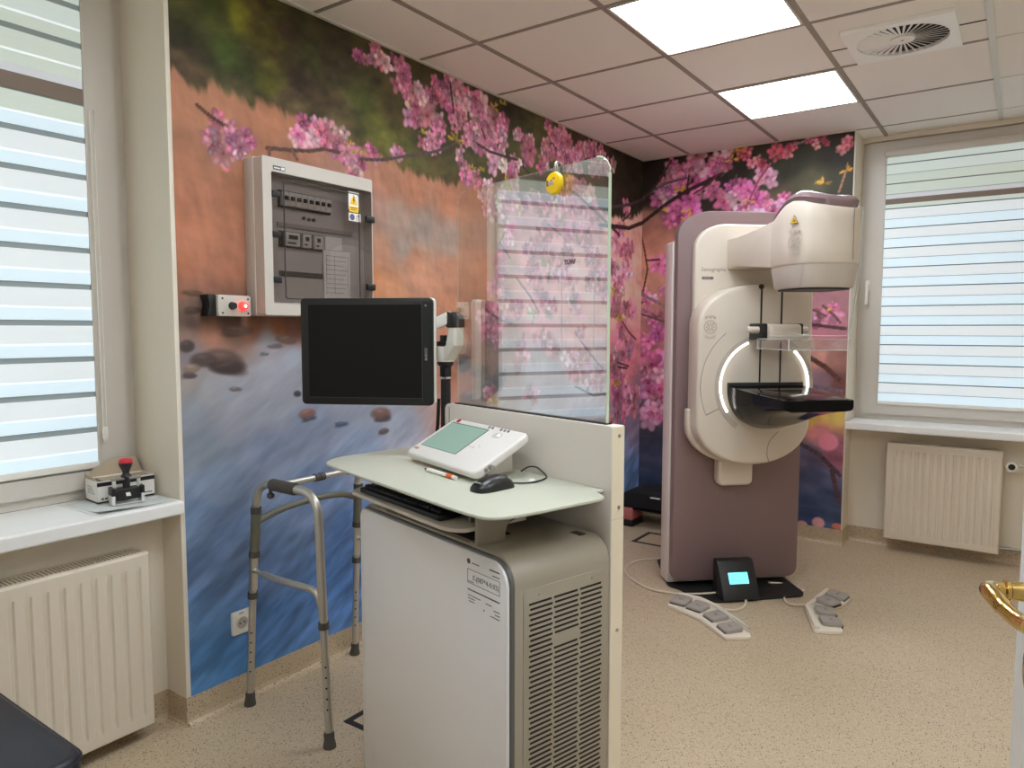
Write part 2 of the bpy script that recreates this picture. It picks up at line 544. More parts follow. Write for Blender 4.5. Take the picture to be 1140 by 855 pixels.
# ------------------------------------------------------------------ ceiling lights and air vent
def diffuser_material():
    m, nt, b = nmat('lit_opal_diffuser')
    N, Lk = nt.nodes, nt.links
    tc = N.new('ShaderNodeTexCoord')
    wv = N.new('ShaderNodeTexWave'); wv.bands_direction = 'X'; wv.inputs['Scale'].default_value = 3.4; wv.inputs['Distortion'].default_value = 0.6
    Lk.new(tc.outputs['Object'], wv.inputs['Vector'])
    mr = N.new('ShaderNodeMapRange'); mr.inputs[3].default_value = LAMP * .8; mr.inputs[4].default_value = LAMP * 1.2
    Lk.new(wv.outputs['Fac'], mr.inputs[0])
    b.inputs['Base Color'].default_value = (.8, .8, .78, 1)
    b.inputs['Emission Color'].default_value = lin((238, 247, 255)) + (1,)
    Lk.new(mr.outputs[0], b.inputs['Emission Strength'])
    return m
LAMP = 17.0
M_diff = diffuser_material()
for i, (x0, y0, lab) in enumerate(((.952, -2.4, 'lit square ceiling panel nearer the camera, cut by the top of the photo'), (.952, -1.2, 'lit square ceiling panel further back, near the mauve machine'),
        (.952, -3.6, 'added lit ceiling panel above the console, out of view'), (1.552, -4.8, 'added lit ceiling panel in front of the doorway, unseen behind the camera'), (2.752, -3.6, 'added lit ceiling panel above the open door, unseen right of the camera'))):  # last three panels are added out of view to brighten the near room
    t = thing('ceiling_light', lab, 'ceiling light', (x0 + .3, y0 + .3, RH), 0, 'lit ceiling panels')
    bm = B(); ring_prism(bm, rrect(-.289, .289, -.289, .289, .002, 1), rrect(-.279, .279, -.279, .279, .002, 1), -.006, -.0005)
    obj('frame', bm, M_trim, t, None)
    bm = B(); box(bm, -.2795, .2795, -.2795, .2795, -.004, -.0015); obj('diffuser', bm, M_diff, t, None)

vent = thing('ceiling_vent', 'square white ceiling vent with a round swirl of slats', 'vent', (1.845, -1.435, RH))
bm = B(); NP = 48
sq = []
for k in range(NP):
    a = 2 * PI * k / NP; c_, s_ = math.cos(a), math.sin(a); q = .203 / max(abs(c_), abs(s_)); sq.append((c_ * q, s_ * q))
ci = [(.172 * math.cos(2 * PI * k / NP), .172 * math.sin(2 * PI * k / NP)) for k in range(NP)]
ring_prism(bm, sq, ci, -.018, -.0005)
obj('face_plate', bm, mat('vent_white', (246, 246, 244), .4, vary=.01), vent, 30)
bm = B(); cyl(bm, (0, 0, -.003), (0, 0, -.0008), .1725, n=48); obj('duct_opening', bm, M_dark, vent)
bm = B()
for k in range(36):
    a = 2 * PI * k / 36
    mxr = Matrix.Rotation(a, 4, 'Z') @ Matrix.Translation((.108, 0, -.0105)) @ Matrix.Rotation(math.radians(24), 4, 'X')
    prism(bm, [(-.064, -.0030), (.064, -.0066), (.064, .0066), (-.064, .0030)], -.0008, .0008, 'z', mx=mxr)
obj('swirl_slats', bm, bpy.data.materials['vent_white'], vent, None)
bm = B(); cyl(bm, (0, 0, -.016), (0, 0, -.003), .046, n=32); obj('hub', bm, M_white, vent)
bm = B(); cyl(bm, (0, 0, -.0185), (0, 0, -.016), .006, n=14); obj('centre_screw', bm, M_steel, vent)

# ------------------------------------------------------------------ radiators
def radiator(label, mx, W, z0, z1, nribs, depth=.10):
    """local x along the wall, y towards the room, front face at y = 0"""
    t = thing('radiator', label, 'radiator'); t.matrix_world = mx
    H = z1 - z0
    # pressed front panel with upright channels
    bm = B()
    rib0, rib1 = z0 + .055, z1 - .055
    pitch = (W - .05) / nribs
    xs = [0.0]; prof = []
    pts = [(0.006, 0)]
    for k in range(nribs):
        a = .025 + pitch * k
        pts += [(a + pitch * .12, 0), (a + pitch * .24, -.007), (a + pitch * .46, -.007), (a + pitch * .58, 0)]
    pts.append((W - .006, 0))
    rows = [(z0 + .006, 0.0), (rib0 - .012, 0.0), (rib0 + .012, 1.0), (rib1 - .012, 1.0), (rib1 + .012, 0.0), (z1 - .006, 0.0)]
    grid = [[bm.verts.new((x, y * f, z)) for x, y in pts] for z, f in rows]
    for i in range(len(rows) - 1):
        for k in range(len(pts) - 1):
            bm.faces.new((grid[i][k], grid[i][k + 1], grid[i + 1][k + 1], grid[i + 1][k]))
    # rolled edge back to the panel's rim
    rim = [[bm.verts.new((x, -.008, z)) for x, z in ((0, z0), (W, z0), (W, z1), (0, z1))], [bm.verts.new((x, -.02, z)) for x, z in ((0, z0), (W, z0), (W, z1), (0, z1))]]
    edge = [grid[0], [r[-1] for r in grid], grid[-1][::-1], [r[0] for r in grid][::-1]]
    for s in range(4):
        e = edge[s]; a, b = rim[0][s], rim[0][(s + 1) % 4]
        for k in range(len(e) - 1):
            f = (k + .5) / (len(e) - 1)
            bm.faces.new((e[k], e[k + 1], b if f > .5 else a))
            if k == (len(e) - 1) // 2 - (0 if (len(e) - 1) % 2 else 1) and False: pass
        # bridge triangle at the middle
        mids = [k for k in range(len(e) - 1)]
        for k in mids:
            f0 = (k + .5) / (len(e) - 1)
            f1 = (k + 1.5) / (len(e) - 1)
            if f0 <= .5 < f1: bm.faces.new((a, e[k + 1], b))
        bm.faces.new((rim[0][s], rim[0][(s + 1) % 4], rim[1][(s + 1) % 4], rim[1][s]))
    obj('front_panel', bm, M_rad, t, 30)
    bm = B(); box(bm, .01, W - .01, -depth + .005, -depth + .02, z0 + .01, z1 - .01, .003); obj('rear_panel', bm, M_rad, t)
    bm = B()
    n = int(W / .025)
    for k in range(n): box(bm, .02 + k * (W - .04) / n, .024 + k * (W - .04) / n, -depth + .02, -.02, z0 + .04, z1 - .02)
    obj('convector_fins', bm, M_rad, t, None)
    bm = B()
    for k in range(int((W - .02) / .012)):
        box(bm, .012 + k * .012, .018 + k * .012, -depth + .012, -.012, z1 - .004, z1 + .001)
    box(bm, .004, W - .004, -.02, -.008, z1 - .006, z1 + .002); box(bm, .004, W - .004, -depth + .004, -depth + .016, z1 - .006, z1 + .002)
    obj('top_grille', bm, M_rad, t, None)
    for xs in (-.001, W - .005):
        bm = B(); box(bm, xs, xs + .006, -depth + .01, -.01, z0 + .004, z1 - .002, .002); obj('side_cover', bm, M_rad, t)
    for xs in (W * .2, W * .8):
        bm = B(); box(bm, xs - .02, xs + .02, -depth - .0, -depth + .006, z1 - .2, z1 - .08)
        obj('wall_bracket', bm, M_rad, t)
    return t
mRA = Matrix(((0, 1, 0, -.002), (-1, 0, 0, -3.70), (0, 0, 1, 0), (0, 0, 0, 1)))
ra = radiator('white panel radiator under the left window sill', mRA, 0.92, .05, .64, 19)
ra.location.x = -.02
mRB = Matrix(((-1, 0, 0, 2.25), (0, -1, 0, .045), (0, 0, 1, 0), (0, 0, 0, 1)))
rb = radiator('white panel radiator below the back window, with a valve', mRB, 0.60, .078, .68, 14)
bm = B()
cyl(bm, (-.005, -.05, .60), (-.03, -.05, .60), .009); cyl(bm, (-.03, -.05, .60), (-.05, -.05, .60), .014)
cyl(bm, (-.05, -.05, .60), (-.16, -.05, .60), .008); cyl(bm, (-.16, -.05, .605), (-.16, -.05, .05), .008)
obj('inlet_pipe', bm, M_white, rb)
bm = B(); cyl(bm, (-.042, -.045, .60), (-.042, .012, .60), .032, .029, n=24)
va = obj('valve_head', bm, M_white, rb)
bm = B(); cyl(bm, (-.042, .0125, .60), (-.042, .015, .60), .017, n=20); obj('valve_cap', bm, M_black, va)
bm = B(); cyl(bm, (-.003, -.05, .11), (-.04, -.05, .11), .008); cyl(bm, (-.04, -.05, .11), (-.06, -.05, .11), .012); cyl(bm, (-.06, -.05, .11), (-.13, -.05, .11), .007); cyl(bm, (-.13, -.05, .115), (-.13, -.05, .03), .007)
obj('outlet_pipe', bm, M_steel, rb)

# ------------------------------------------------------------------ door leaf standing open beside the camera
M_door = mat('white_door_lacquer', (226, 226, 224), 0.4, vary=0.02)
M_brass = mat('polished_brass', (214, 178, 104), 0.16, 1.0, vary=0.06)
d1 = bpy.data.objects.new('door_1', None); C.objects.link(d1); d1['kind'] = 'structure'; d1.location = (2.3235, -3.752, 0); d1.rotation_euler = (0, 0, math.radians(18))
bm = B(); box(bm, 0, .042, -1.06, 0, .012, 2.06, .003); obj('door_leaf', bm, M_door, d1)
hz = 1.045; hy = -.065
bm = B()
lathe(bm, [(.026, 0), (.026, .004), (.021, .008), (.013, .012), (.011, .03), (.013, .032), (.013, .036), (.010, .038), (.010, .05)], 24, (0, hy, hz), (-1, 0, 0))
tube(bm, smooth_path([(-.040, hy, hz), (-.052, hy - .004, hz + .002), (-.060, hy - .02, hz + .004), (-.060, hy - .045, hz + .003), (-.056, hy - .075, hz - .002), (-.052, hy - .105, hz - .003), (-.050, hy - .125, hz)]), [.010] * 10 + [.0105] * 20 + [.0095] * 19, 14)
obj('lever_handle', bm, M_brass, d1)
bm = B()
prism(bm, [( .018 * math.cos(2 * PI * k / 28) + hy, .034 * math.sin(2 * PI * k / 28) + .945) for k in range(28)], -.007, 0, 'x', .002)
kp = obj('keyhole_plate', bm, M_brass, d1)
bm = B(); cyl(bm, (-.0075, hy, .955), (-.0065, hy, .955), .0045, n=12); box(bm, -.0075, -.0065, hy - .002, hy + .002, .935, .954); obj('keyhole', bm, M_black, kp)
for z in (.25, 1.05, 1.85):
    bm = B(); cyl(bm, (.03, -1.066, z - .05), (.03, -1.066, z + .05), .008); obj('hinge', bm, M_brass, d1)
# ------------------------------------------------------------------ control console
KA = math.radians(-15.5)
KO = Vector((.739, -3.468, 0))
def KW(u, v, z):
    return (KO.x + u * math.cos(KA) - v * math.sin(KA), KO.y + u * math.sin(KA) + v * math.cos(KA), z)
M_cabwhite = mat('white_console_panel', (238, 236, 238), 0.35, vary=0.01)
M_cabgrey = mat('champagne_grey_plastic', (164, 156, 141), 0.42, vary=0.02, scale=300)
M_cabtrim = mat('slate_grey_trim', (92, 92, 92), 0.4)
M_shield = mat('cream_shield_panel', (214, 206, 198), 0.4, vary=0.015)
M_shieldside = mat('ivory_edge_strip', (238, 228, 206), 0.45, vary=0.02)
M_desk = mat('pale_mint_desktop', (192, 194, 178), 0.34, vary=0.01)
M_ink = mat('printed_ink', (80, 80, 90), 0.6)
M_lead = glass('lead_glass', (0.965, 0.98, 0.955), 1.85, 0.0, 0.125)
con = thing('control_console', 'white and grey control console with a curved desktop and clear shield', 'console', tuple(KO), KA)
W_, D_, H_ = 0.70, 0.318, 0.867
# body: rounded along its depth
bm = B(); prism(bm, rrect(0.004, W_, .035, H_, (.05, .05, .06, .03), 6), .012, D_, 'y', .004)
body = obj('cabinet_body', bm, M_cabgrey, con)
bm = B(); prism(bm, rrect(-.003, W_ - .001, .03, H_ - .006, (.05, .05, .06, .035), 8), .003, .018, 'y', .004)
obj('panel_surround', bm, M_cabtrim, con)
bm = B(); prism(bm, rrect(.003, W_ - .007, .036, H_ - .012, (.045, .045, .055, .03), 8), -.004, .010, 'y', .003)
fp = obj('front_panel', bm, M_cabwhite, con)
bm = B(); box(bm, .08, .53, .03, .14, H_ - .002, H_ + .0012); obj('top_recess', bm, M_dark, con)
for i, (u, v) in enumerate(((.08, .06), (.62, .06), (.08, .26), (.62, .26))):
    bm = B(); cyl(bm, (u, v - .010, .022), (u, v + .010, .022), .022, n=20); box(bm, u - .014, u + .014, v - .016, v + .016, .036, .05)
    obj('castor', bm, M_black, con)
# printed notices on the white panel: emblem, ruled box with handwriting, small print
px0, pz0 = .545, .838
fpl = B()
def line(u0, u1, z, h=.0014): box(fpl, u0, u1, -.0046, -.0038, z - h / 2, z + h / 2)
cyl(fpl, (px0 + .004, -.0046, pz0 - .006), (px0 + .004, -.0038, pz0 - .006), .0065, n=18)
line(px0 + .016, px0 + .045, pz0 - .008, .002)
line(px0 + .085, px0 + .122, pz0 - .006, .003); line(px0 + .095, px0 + .122, pz0 - .018, .0022)
for (a, b_) in ((-.025, -.0255), (-.058, -.0585)): line(px0, px0 + .122, pz0 + a, .001)
for u in (px0, px0 + .122): box(fpl, u - .0005, u + .0005, -.0046, -.0038, pz0 - .058, pz0 - .025)
line(px0 + .002, px0 + .024, pz0 - .054, .0016)
line(px0, px0 + .122, pz0 - .074, .0028)
for k, (a, b_) in enumerate(((.0, .05), (.0, .028), (.004, .026))): line(px0 + a, px0 + b_, pz0 - .088 - .007 * k, .0016)
for k, (a, b_) in enumerate(((.07, .092), (.10, .122), (.105, .122), (.088, .122))): line(px0 + a, px0 + b_, pz0 - .090 - .008 * k, .0018)
box(fpl, px0 + .062, px0 + .0655, -.0046, -.0038, pz0 - .110, pz0 - .1065)
obj('printed_notice', fpl, M_ink, fp, None)
hw = text_bm('E.(087*4-0.02)', .017, plane_mx((px0 + .02, -.0042, pz0 - .048), (1, 0, 0), (0, 0, 1)))
obj('handwritten_number', hw, M_ink, fp, None)
# ventilated side panel
bm = B(); prism(bm, rrect(.037, .300, .05, .792, .014), W_ - .004, W_ + .0022, 'x', .001)
sp = obj('side_panel', bm, M_cabgrey, con)
bm = B()
nrow = 58
for r in range(nrow):
    z = .757 - r * .01215
    off = .006 if r % 2 else 0
    for (a, b_) in ((.052, .1215), (.1285, .206), (.213, .286)):
        if r in (8, 9) and a == .1285: continue
        prism(bm, rrect(a + off * .6, b_ + off * .6, z - .0026, z + .0026, .0024, 3), W_ + .0018, W_ + .0027, 'x')
obj('vent_slots', bm, M_dark, sp, None)
for (v, z) in ((.085, .775), (.255, .776)):
    bm = B(); cyl(bm, (W_ + .001, v, z), (W_ + .0032, v, z), .004, n=12); obj('panel_screw', bm, M_steel, sp)
bm = B(); box(bm, .615, .650, .262, .284, H_ - .001, H_ + .0008); obj('cable_slot', bm, M_black, con)
# desk support brackets on the cabinet top
for s, u in ((0, .552), (1, .10)):
    bm = B()
    pr = [(.012, H_), (.095, H_), (.097, H_ + .028), (.104, H_ + .042), (.120, H_ + .05), (.314, H_ + .058), (.314, .972), (.012, .972)]
    prism(bm, round_poly(pr, [.001, .001, .01, .02, .02, .001, .001, .001]), u, u + .012, 'x', .001)
    box(bm, u - .02 if s == 0 else u, u + .012 if s == 0 else u + .03, .012, .09, H_, H_ + .004)
    obj('desk_bracket', bm, M_cabgrey, con)
bm = B()
dk = [(-.20, .30), (-.165, .0), (-.10, -.068), (.03, -.072), (.60, -.083), (.715, -.075), (.735, .0), (.742, .262), (.675, .292), (.68, .318), (-.16, .318)]
prism(bm, round_poly(dk, [.02, .05, .04, .03, .05, .10, .04, .03, .01, .004, .02], 8), .972, .98, 'z', .003, 3)
obj('desktop', bm, M_desk, con)
bm = B()
prism(bm, round_poly([(-.02, .18), (-.02, .005), (.008, -.036), (.50, -.043), (.548, -.02), (.548, .18)], [.01, .02, .02, .03, .03, .01], 6), .899, .91, 'z', .003)
tray = obj('keyboard_tray', bm, M_shield, con)
for u in (.03, .50):
    bm = B(); box(bm, u, u + .012, .03, .17, .91, .972)
    obj('tray_rail', bm, M_steel, con)
# shield: upright slab with the clear screen standing in its top slot
SV0, SV1, SZ = .320, .366, 1.14
bm = B(); prism(bm, rrect(-.030, .700, .03, SZ, (.01, .01, .004, .022), 6), SV0, SV1, 'y', .002)
shl = obj('shield_panel', bm, M_shield, con)
bm = B(); box(bm, .6995, .7015, SV0 + .0012, SV1 - .001, .03, .905); box(bm, .6995, .7015, SV0 + .0012, SV1 - .001, .907, SZ - .003)
obj('edge_strip', bm, M_shieldside, shl, None)
for z in (1.115, .935, .62):
    bm = B(); cyl(bm, (.701, .346, z), (.7035, .346, z), .0045, n=14); obj('edge_screw', bm, M_steel, shl)
bm = B(); box(bm, -.006, .0, SV0 - .0008, SV0 + .001, .98, SZ - .01); obj('panel_joint', bm, M_cabgrey, shl)
bm = B(); cyl(bm, (-.012, SV0, 1.07), (-.012, SV0 - .002, 1.07), .0035, n=12); obj('panel_screw', bm, M_steel, shl)
bm = B(); box(bm, .008, .669, SV0 + .012, SV1 - .012, SZ - .001, SZ + .003); obj('slot_gasket', bm, M_dark, shl)
bm = B(); prism(bm, rrect(.012, .664, SZ - .02, 1.805, (.001, .001, .045, .045), 10), .339, .347, 'y', .001)
gl = obj('clear_shield', bm, M_lead, con, None, 'clear glass screen with rounded top corners')
M_glassedge = mat('pale_green_glass_edge', (196, 214, 190), 0.2, vary=0.02)
bm = B(); box(bm, .6632, .6650, .3386, .3474, SZ + .002, 1.761)
pts_ = [Vector((.6195 + .0450 * math.cos(a), .343, 1.7605 + .0450 * math.sin(a))) for a in [PI / 2 * k / 12 for k in range(13)]]
tube(bm, pts_, .0022, 8)
obj('polished_edge', bm, M_glassedge, gl)
# clear pocket with a printed heading, fixed to the screen
M_clearrim = glass('clear_pocket_rim', (.95, .95, .95), 1.5, .1, .16)
bm = B(); pk = rrect(.497, .618, 1.305, 1.575, .003, 2); pk2 = rrect(.4988, .6163, 1.310, 1.5735, .002, 2)
ring_prism(bm, pk, pk2, .3375, .3388, 'y'); dpk = obj('document_pocket', bm, M_clearrim, gl, None)
obj('pocket_heading', text_bm('TUW', .018, plane_mx((.507, .3372, 1.547), (1, 0, 0), (0, 0, 1)), bold=.0004), M_ink, dpk, None)
bm = B(); lathe(bm, [(.010, 0), (.010, .004), (.007, .009)], 18, (.50, .235, .98)); obj('cable_grommet', bm, M_white, con)

# yellow round badge reel clipped over the top edge of the clear shield
M_yellow = mat('yellow_plastic', (250, 205, 8), 0.35)
bp = KW(.485, .336, 1.805)
bd = thing('badge_reel', 'round yellow badge reel clipped on the top edge of the clear shield', 'badge', bp, KA)
bm = B(); lathe(bm, [(.024, 0), (.029, .002), (.030, .008), (.027, .014), (.018, .0155), (.0, .016)], 32, (0, -.006, -.046), (0, -1, 0))
obj('reel_case', bm, M_yellow, bd)
bm = B(); box(bm, -.016, .006, -.0235, -.0218, -.05, -.041, .0004); obj('face_label', bm, mat('lilac_label', (190, 170, 190), 0.5), bd)
bm = B(); box(bm, -.02, -.0155, -.0236, -.0215, -.053, -.038); box(bm, .004, .009, -.0234, -.0215, -.037, -.033); box(bm, -.004, 0, -.0236, -.0215, -.042, -.038); obj('face_print', bm, M_ink, bd, None)
bm = B(); tube(bm, smooth_path([(0, -.010, -.018), (0, -.012, -.004), (0, -.006, .008), (0, .006, .009), (0, .0135, 0), (0, .0135, -.02)]), .0035, 8); box(bm, -.006, .006, -.010, -.005, -.018, .006, .001)
obj('clip', bm, M_steel, bd)
bm = B(); box(bm, -.004, .004, .011, .014, -.03, .004, .001); obj('clip_tongue', bm, M_black, bd)

# keyboard on the tray
kb = thing('keyboard', 'black keyboard on the pull-out tray below the desktop', 'keyboard', KW(.045, -.026, .9105), KA)
kb.rotation_euler.x = math.radians(3.5)
bm = B(); prism(bm, rrect(0, .415, 0, .145, .008, 4), 0, .014, 'z', .003); obj('keyboard_base', bm, M_black, kb)
bm = B()
rows = ((.012, [1.3, 1.3, 1.3, 5.6, 1.3, 1.3, 1.3, 1.3]), (.032, [2.2] + [1] * 10 + [2.5]), (.052, [1.8] + [1] * 11 + [1.9]), (.072, [1.5] + [1] * 12 + [1.2]), (.092, [1] * 13 + [1.7]), (.118, [1] * 14))
for v, ks in rows:
    u = .012; un = .285 / sum(ks)
    for k in ks:
        box(bm, u, u + k * un - .0022, v, v + .0168, .0138, .0215, .0015, 1); u += k * un
    for c in range(3 if v != .052 else 0): box(bm, .302 + c * .0165, .302 + c * .0165 + .0145, v, v + .0168, .0138, .0215, .0015, 1)
    for c in range(3): box(bm, .356 + c * .0165, .356 + c * .0165 + .0145, v, v + .0168, .0138, .0215, .0015, 1)
obj('keys', bm, mat('black_keycap', (30, 30, 32), .55), kb, None)

# touch-screen terminal on its wedge stand
M_tabwhite = mat('white_terminal_shell', (226, 222, 218), 0.32, vary=0.01)
M_lcd = emit('pale_green_screen', (132, 160, 148), 0.24)
tb = thing('touch_terminal', 'white touch terminal with a green screen, tilted on the desktop', 'terminal', KW(.026, .150, .981), KA + math.radians(-5.5))
tilt = math.radians(28)
TX = Matrix.Translation((0, 0, .006)) @ Matrix.Rotation(tilt, 4, 'X')
bm = B(); prism(bm, rrect(0, .405, 0, .196, .020, 6), 0, .024, 'z', .007, 3, mx=TX); obj('shell', bm, M_tabwhite, tb)
bm = B(); prism(bm, rrect(.024, .236, .046, .174, .003, 2), .0235, .0246, 'z', mx=TX); obj('screen_bezel', bm, mat('green_grey_bezel', (70, 82, 76), .4), tb)
bm = B(); prism(bm, rrect(.027, .233, .047, .170, .002, 2), .0243, .0251, 'z', mx=TX); obj('screen', bm, M_lcd, tb, None, 'glowing pale green screen')
M_red = mat('red_plastic', (200, 40, 58), 0.4)
bm = B(); cyl(bm, TX @ Vector((.044, .184, .0235)), TX @ Vector((.044, .184, .027)), .0075, n=22); obj('stop_button', bm, M_red, tb, 40, 'red round button')
M_btn = mat('grey_button', (120, 116, 118), .5)
for k, u in enumerate((.222, .240, .285, .303, .321)):
    bm = B(); cyl(bm, TX @ Vector((u, .184, .0238)), TX @ Vector((u, .184, .0255)), .0050, n=14)
    obj('push_button', bm, M_btn, tb)
bm = B(); prism(bm, rrect(.278, .318, .148, .168, .009, 5), .0236, .0248, 'z', mx=TX); obj('key_pad', bm, mat('pale_key', (205, 200, 198), .5), tb)
bm = B(); prism(bm, rrect(.301, .312, .154, .163, .004, 3), .0246, .0255, 'z', mx=TX); obj('lit_indicator', bm, emit('white_indicator', (255, 255, 255), 1.2), tb)
bm = B(); prism(bm, rrect(.014, .040, .024, .033, .003, 2), .0236, .0246, 'z', mx=TX); obj('maker_badge', bm, mat('rose_print', (196, 140, 136), .6), tb)
bm = B()
for (a, b_, c, d) in ((.235, .258, .090, .092), (.264, .271, .088, .094), (.279, .285, .100, .104), (.294, .298, .094, .097)): prism(bm, rrect(a, b_, c, d, .0006, 1), .0236, .0244, 'z', mx=TX)
obj('key_legend', bm, mat('pink_print', (214, 180, 180), .6), tb, None)
bm = B()
prism(bm, [(.075, .0005), (.160, .0005), (.158, .088), (.075, .044)], .08, .330, 'x', .003)
obj('stand', bm, M_shield, tb)
bm = B(); cyl(bm, TX @ Vector((.404, .050, .011)), TX @ Vector((.420, .050, .010)), .007, n=16); obj('stylus_socket', bm, M_steel, tb)
bm = B(); cyl(bm, TX @ Vector((.404, .034, .012)), TX @ Vector((.409, .034, .012)), .005, n=12); obj('side_jack', bm, M_steel, tb)

# mouse and its cable
ms = thing('computer_mouse', 'black cabled computer mouse on the desktop in front of the terminal', 'mouse', KW(.500, .105, .9805), KA + math.radians(3))
bm = B()
sec = []
for (y, hw_, hh) in ((-.060, .012, .010), (-.055, .022, .018), (-.040, .029, .026), (-.015, .031, .034), (.012, .0295, .036), (.036, .028, .030), (.052, .024, .020), (.060, .014, .010)):
    ring = []
    for k in range(18):
        a = PI * k / 17
        ring.append(bm.verts.new((math.cos(a) * hw_, y, max(0.0, (math.sin(a) ** .75)) * hh)))
    sec.append(ring)
for i in range(len(sec) - 1):
    for k in range(17): bm.faces.new((sec[i][k], sec[i][k + 1], sec[i + 1][k + 1], sec[i + 1][k]))
    bm.faces.new((sec[i][0], sec[i + 1][0], sec[i + 1][17], sec[i][17]))
bm.faces.new(sec[0]); bm.faces.new(sec[-1][::-1])
bmesh.ops.rotate(bm, verts=bm.verts[:], cent=(0, 0, 0), matrix=Matrix.Rotation(0, 3, 'Z'))
obj('mouse_shell', bm, mat('satin_black_shell', (24, 24, 25), .32), ms, 50)
bm = B(); cyl(bm, (-.004, .040, .0205), (.004, .040, .0205), .009, n=16); obj('scroll_wheel', bm, M_black, ms)
obj('maker_lettering', text_bm('lenovo', .010, Matrix.Translation((-.012, -.0515, .0215)) @ Matrix.Rotation(math.radians(32), 4, 'X')), mat('pale_print', (190, 190, 190), .5), ms, None)
bm = B()
def kl(u, v, z):   # console frame -> the mouse's own frame
    p = Vector(KW(u, v, z)) - Vector(KW(.500, .105, .9805)); a = KA + math.radians(3)
    return (p.x * math.cos(a) + p.y * math.sin(a), -p.x * math.sin(a) + p.y * math.cos(a), p.z)
tube(bm, smooth_path([kl(.497, .166, .987), kl(.505, .20, .983), kl(.512, .235, .983), kl(.497, .285, .983), kl(.473, .308, .985), kl(.452, .312, .992), kl(.43, .311, 1.0), kl(.41, .300, .999), kl(.39, .29, .985)]), .0022, 8)
obj('cable', bm, M_black, ms)

# felt pen
pn = thing('marker_pen', 'white pen with an orange band lying on the desktop', 'pen', KW(.196, .100, .9862), KA + math.radians(-2))
bm = B(); cyl(bm, (.016, 0, 0), (.118, 0, 0), .0055, n=16); obj('barrel', bm, M_white, pn)
bm = B(); cyl(bm, (.118, 0, 0), (.145, 0, 0), .006, n=16); obj('band', bm, mat('orange_band', (226, 96, 40), .4), pn, 40, 'orange band')
bm = B(); cyl(bm, (.145, 0, 0), (.160, 0, 0), .0056, n=16); obj('end_cap', bm, M_white, pn)
bm = B(); cyl(bm, (.002, 0, 0), (.016, 0, 0), .003, .0045, n=14); obj('tip', bm, M_black, pn)

# ------------------------------------------------------------------ monitor on its jointed arm
fw = Vector((-math.sin(.6147), math.cos(.6147), 0)); rt = Vector((math.cos(.6147), math.sin(.6147), 0))
CAMP = Vector((2.3144, -4.926, 1.377))
mc = CAMP + fw * 2.25 + rt * (-0.4535) ; mc.z = 1.3075
ma = math.radians(35.2 - 7.0)
mon = thing('flat_monitor', 'black flat monitor, switched off, on a jointed white arm', 'monitor', tuple(mc), ma)
MW, MH = .424, .333
bm = B(); prism(bm, rrect(-MW / 2, MW / 2, -MH / 2, MH / 2, .014, 6), 0, .018, 'y', .004)
obj('bezel', bm, M_black, mon)
bm = B(); prism(bm, rrect(-MW / 2 - .0005, MW / 2 + .0015, -MH / 2 - .0005, MH / 2 + .001, .014, 6), .016, .05, 'y', .008)
obj('rear_shell', bm, M_white, mon)
bm = B(); prism(bm, rrect(-MW / 2 + .026, MW / 2 - .036, -MH / 2 + .024, MH / 2 - .021, .002, 2), -.0008, .003, 'y')
obj('screen', bm, mat('dark_screen', (20, 18, 18), 0.45, vary=.02, spec=.18), mon, None, 'dark switched-off screen')
bm = B(); box(bm, MW / 2 - .0345, MW / 2 - .0332, -.0012, .002, -MH / 2 + .012, MH / 2 - .012); box(bm, -MW / 2 + .026, MW / 2 - .036, -.0012, .002, -MH / 2 + .0225, -MH / 2 + .0235); obj('bezel_groove', bm, mat('charcoal_groove', (58, 58, 56), .4), mon, None)
obj('maker_lettering', text_bm('BARCO', .0115, plane_mx((MW / 2 - .018, -.0003, -.026), (0, 0, 1), (-1, 0, 0)), bold=.0002), mat('silver_print', (150, 150, 148), .4), mon, None)
bm = B(); cyl(bm, (MW / 2 - .022, -.0008, MH / 2 - .024), (MW / 2 - .022, .002, MH / 2 - .024), .003, n=12); obj('power_light', bm, M_steel, mon)
bm = B(); box(bm, -.06, .06, .05, .068, -.06, .06, .003); cyl(bm, (0, .066, 0), (0, .10, 0), .022, n=18); obj('rear_mount', bm, M_cabgrey, mon)

PU, PV = -.068, .350
ap = Vector(KW(PU, PV, 0))
arm = thing('monitor_arm', 'black pole with a jointed white arm beside the clear shield', 'monitor arm', (ap.x, ap.y, .55), KA)
bm = B(); cyl(bm, (0, 0, 0), (0, 0, .665), .0165, n=20); obj('pole', bm, M_black, arm)
bm = B(); cyl(bm, (0, 0, .665), (0, 0, .672), .0185, n=20); obj('pole_ring', bm, M_chrome, arm)
bm = B(); lathe(bm, [(.0165, .672), (.019, .674), (.019, .705), (.027, .712), (.027, .722)], 24); obj('upper_collar', bm, M_black, arm)
for z in (.12, .40):
    bm = B(); box(bm, -.02, .0372, -.012, .012, z, z + .05, .003); obj('pole_clamp', bm, M_steel, arm)
bm = B(); lathe(bm, [(.028, .722), (.029, .724), (.029, .770), (.028, .772)], 28)
prism(bm, [(.012, .722), (.030, .728), (.075, .775), (.078, .832), (.045, .832), (.028, .775), (.012, .772)], -.020, .020, 'y', .004)
obj('lower_link', bm, M_white, arm)
bm = B(); lathe(bm, [(.024, .772), (.029, .775), (.029, .787), (.018, .790), (.018, .808)], 24); obj('pivot_cap', bm, M_black, arm)
bm = B(); prism(bm, round_poly([(.036, .833), (.080, .833), (.078, .872), (.040, .885), (.014, .872), (.030, .858)], .006), -.022, .022, 'y', .003); obj('elbow_joint', bm, M_black, arm)
bm = B(); tube(bm, fillet([(.03, -.02, .868), (-.04, -.03, .845), (-.13, -.035, .815)], .03), .003, 8); obj('tension_rod', bm, M_black, arm)
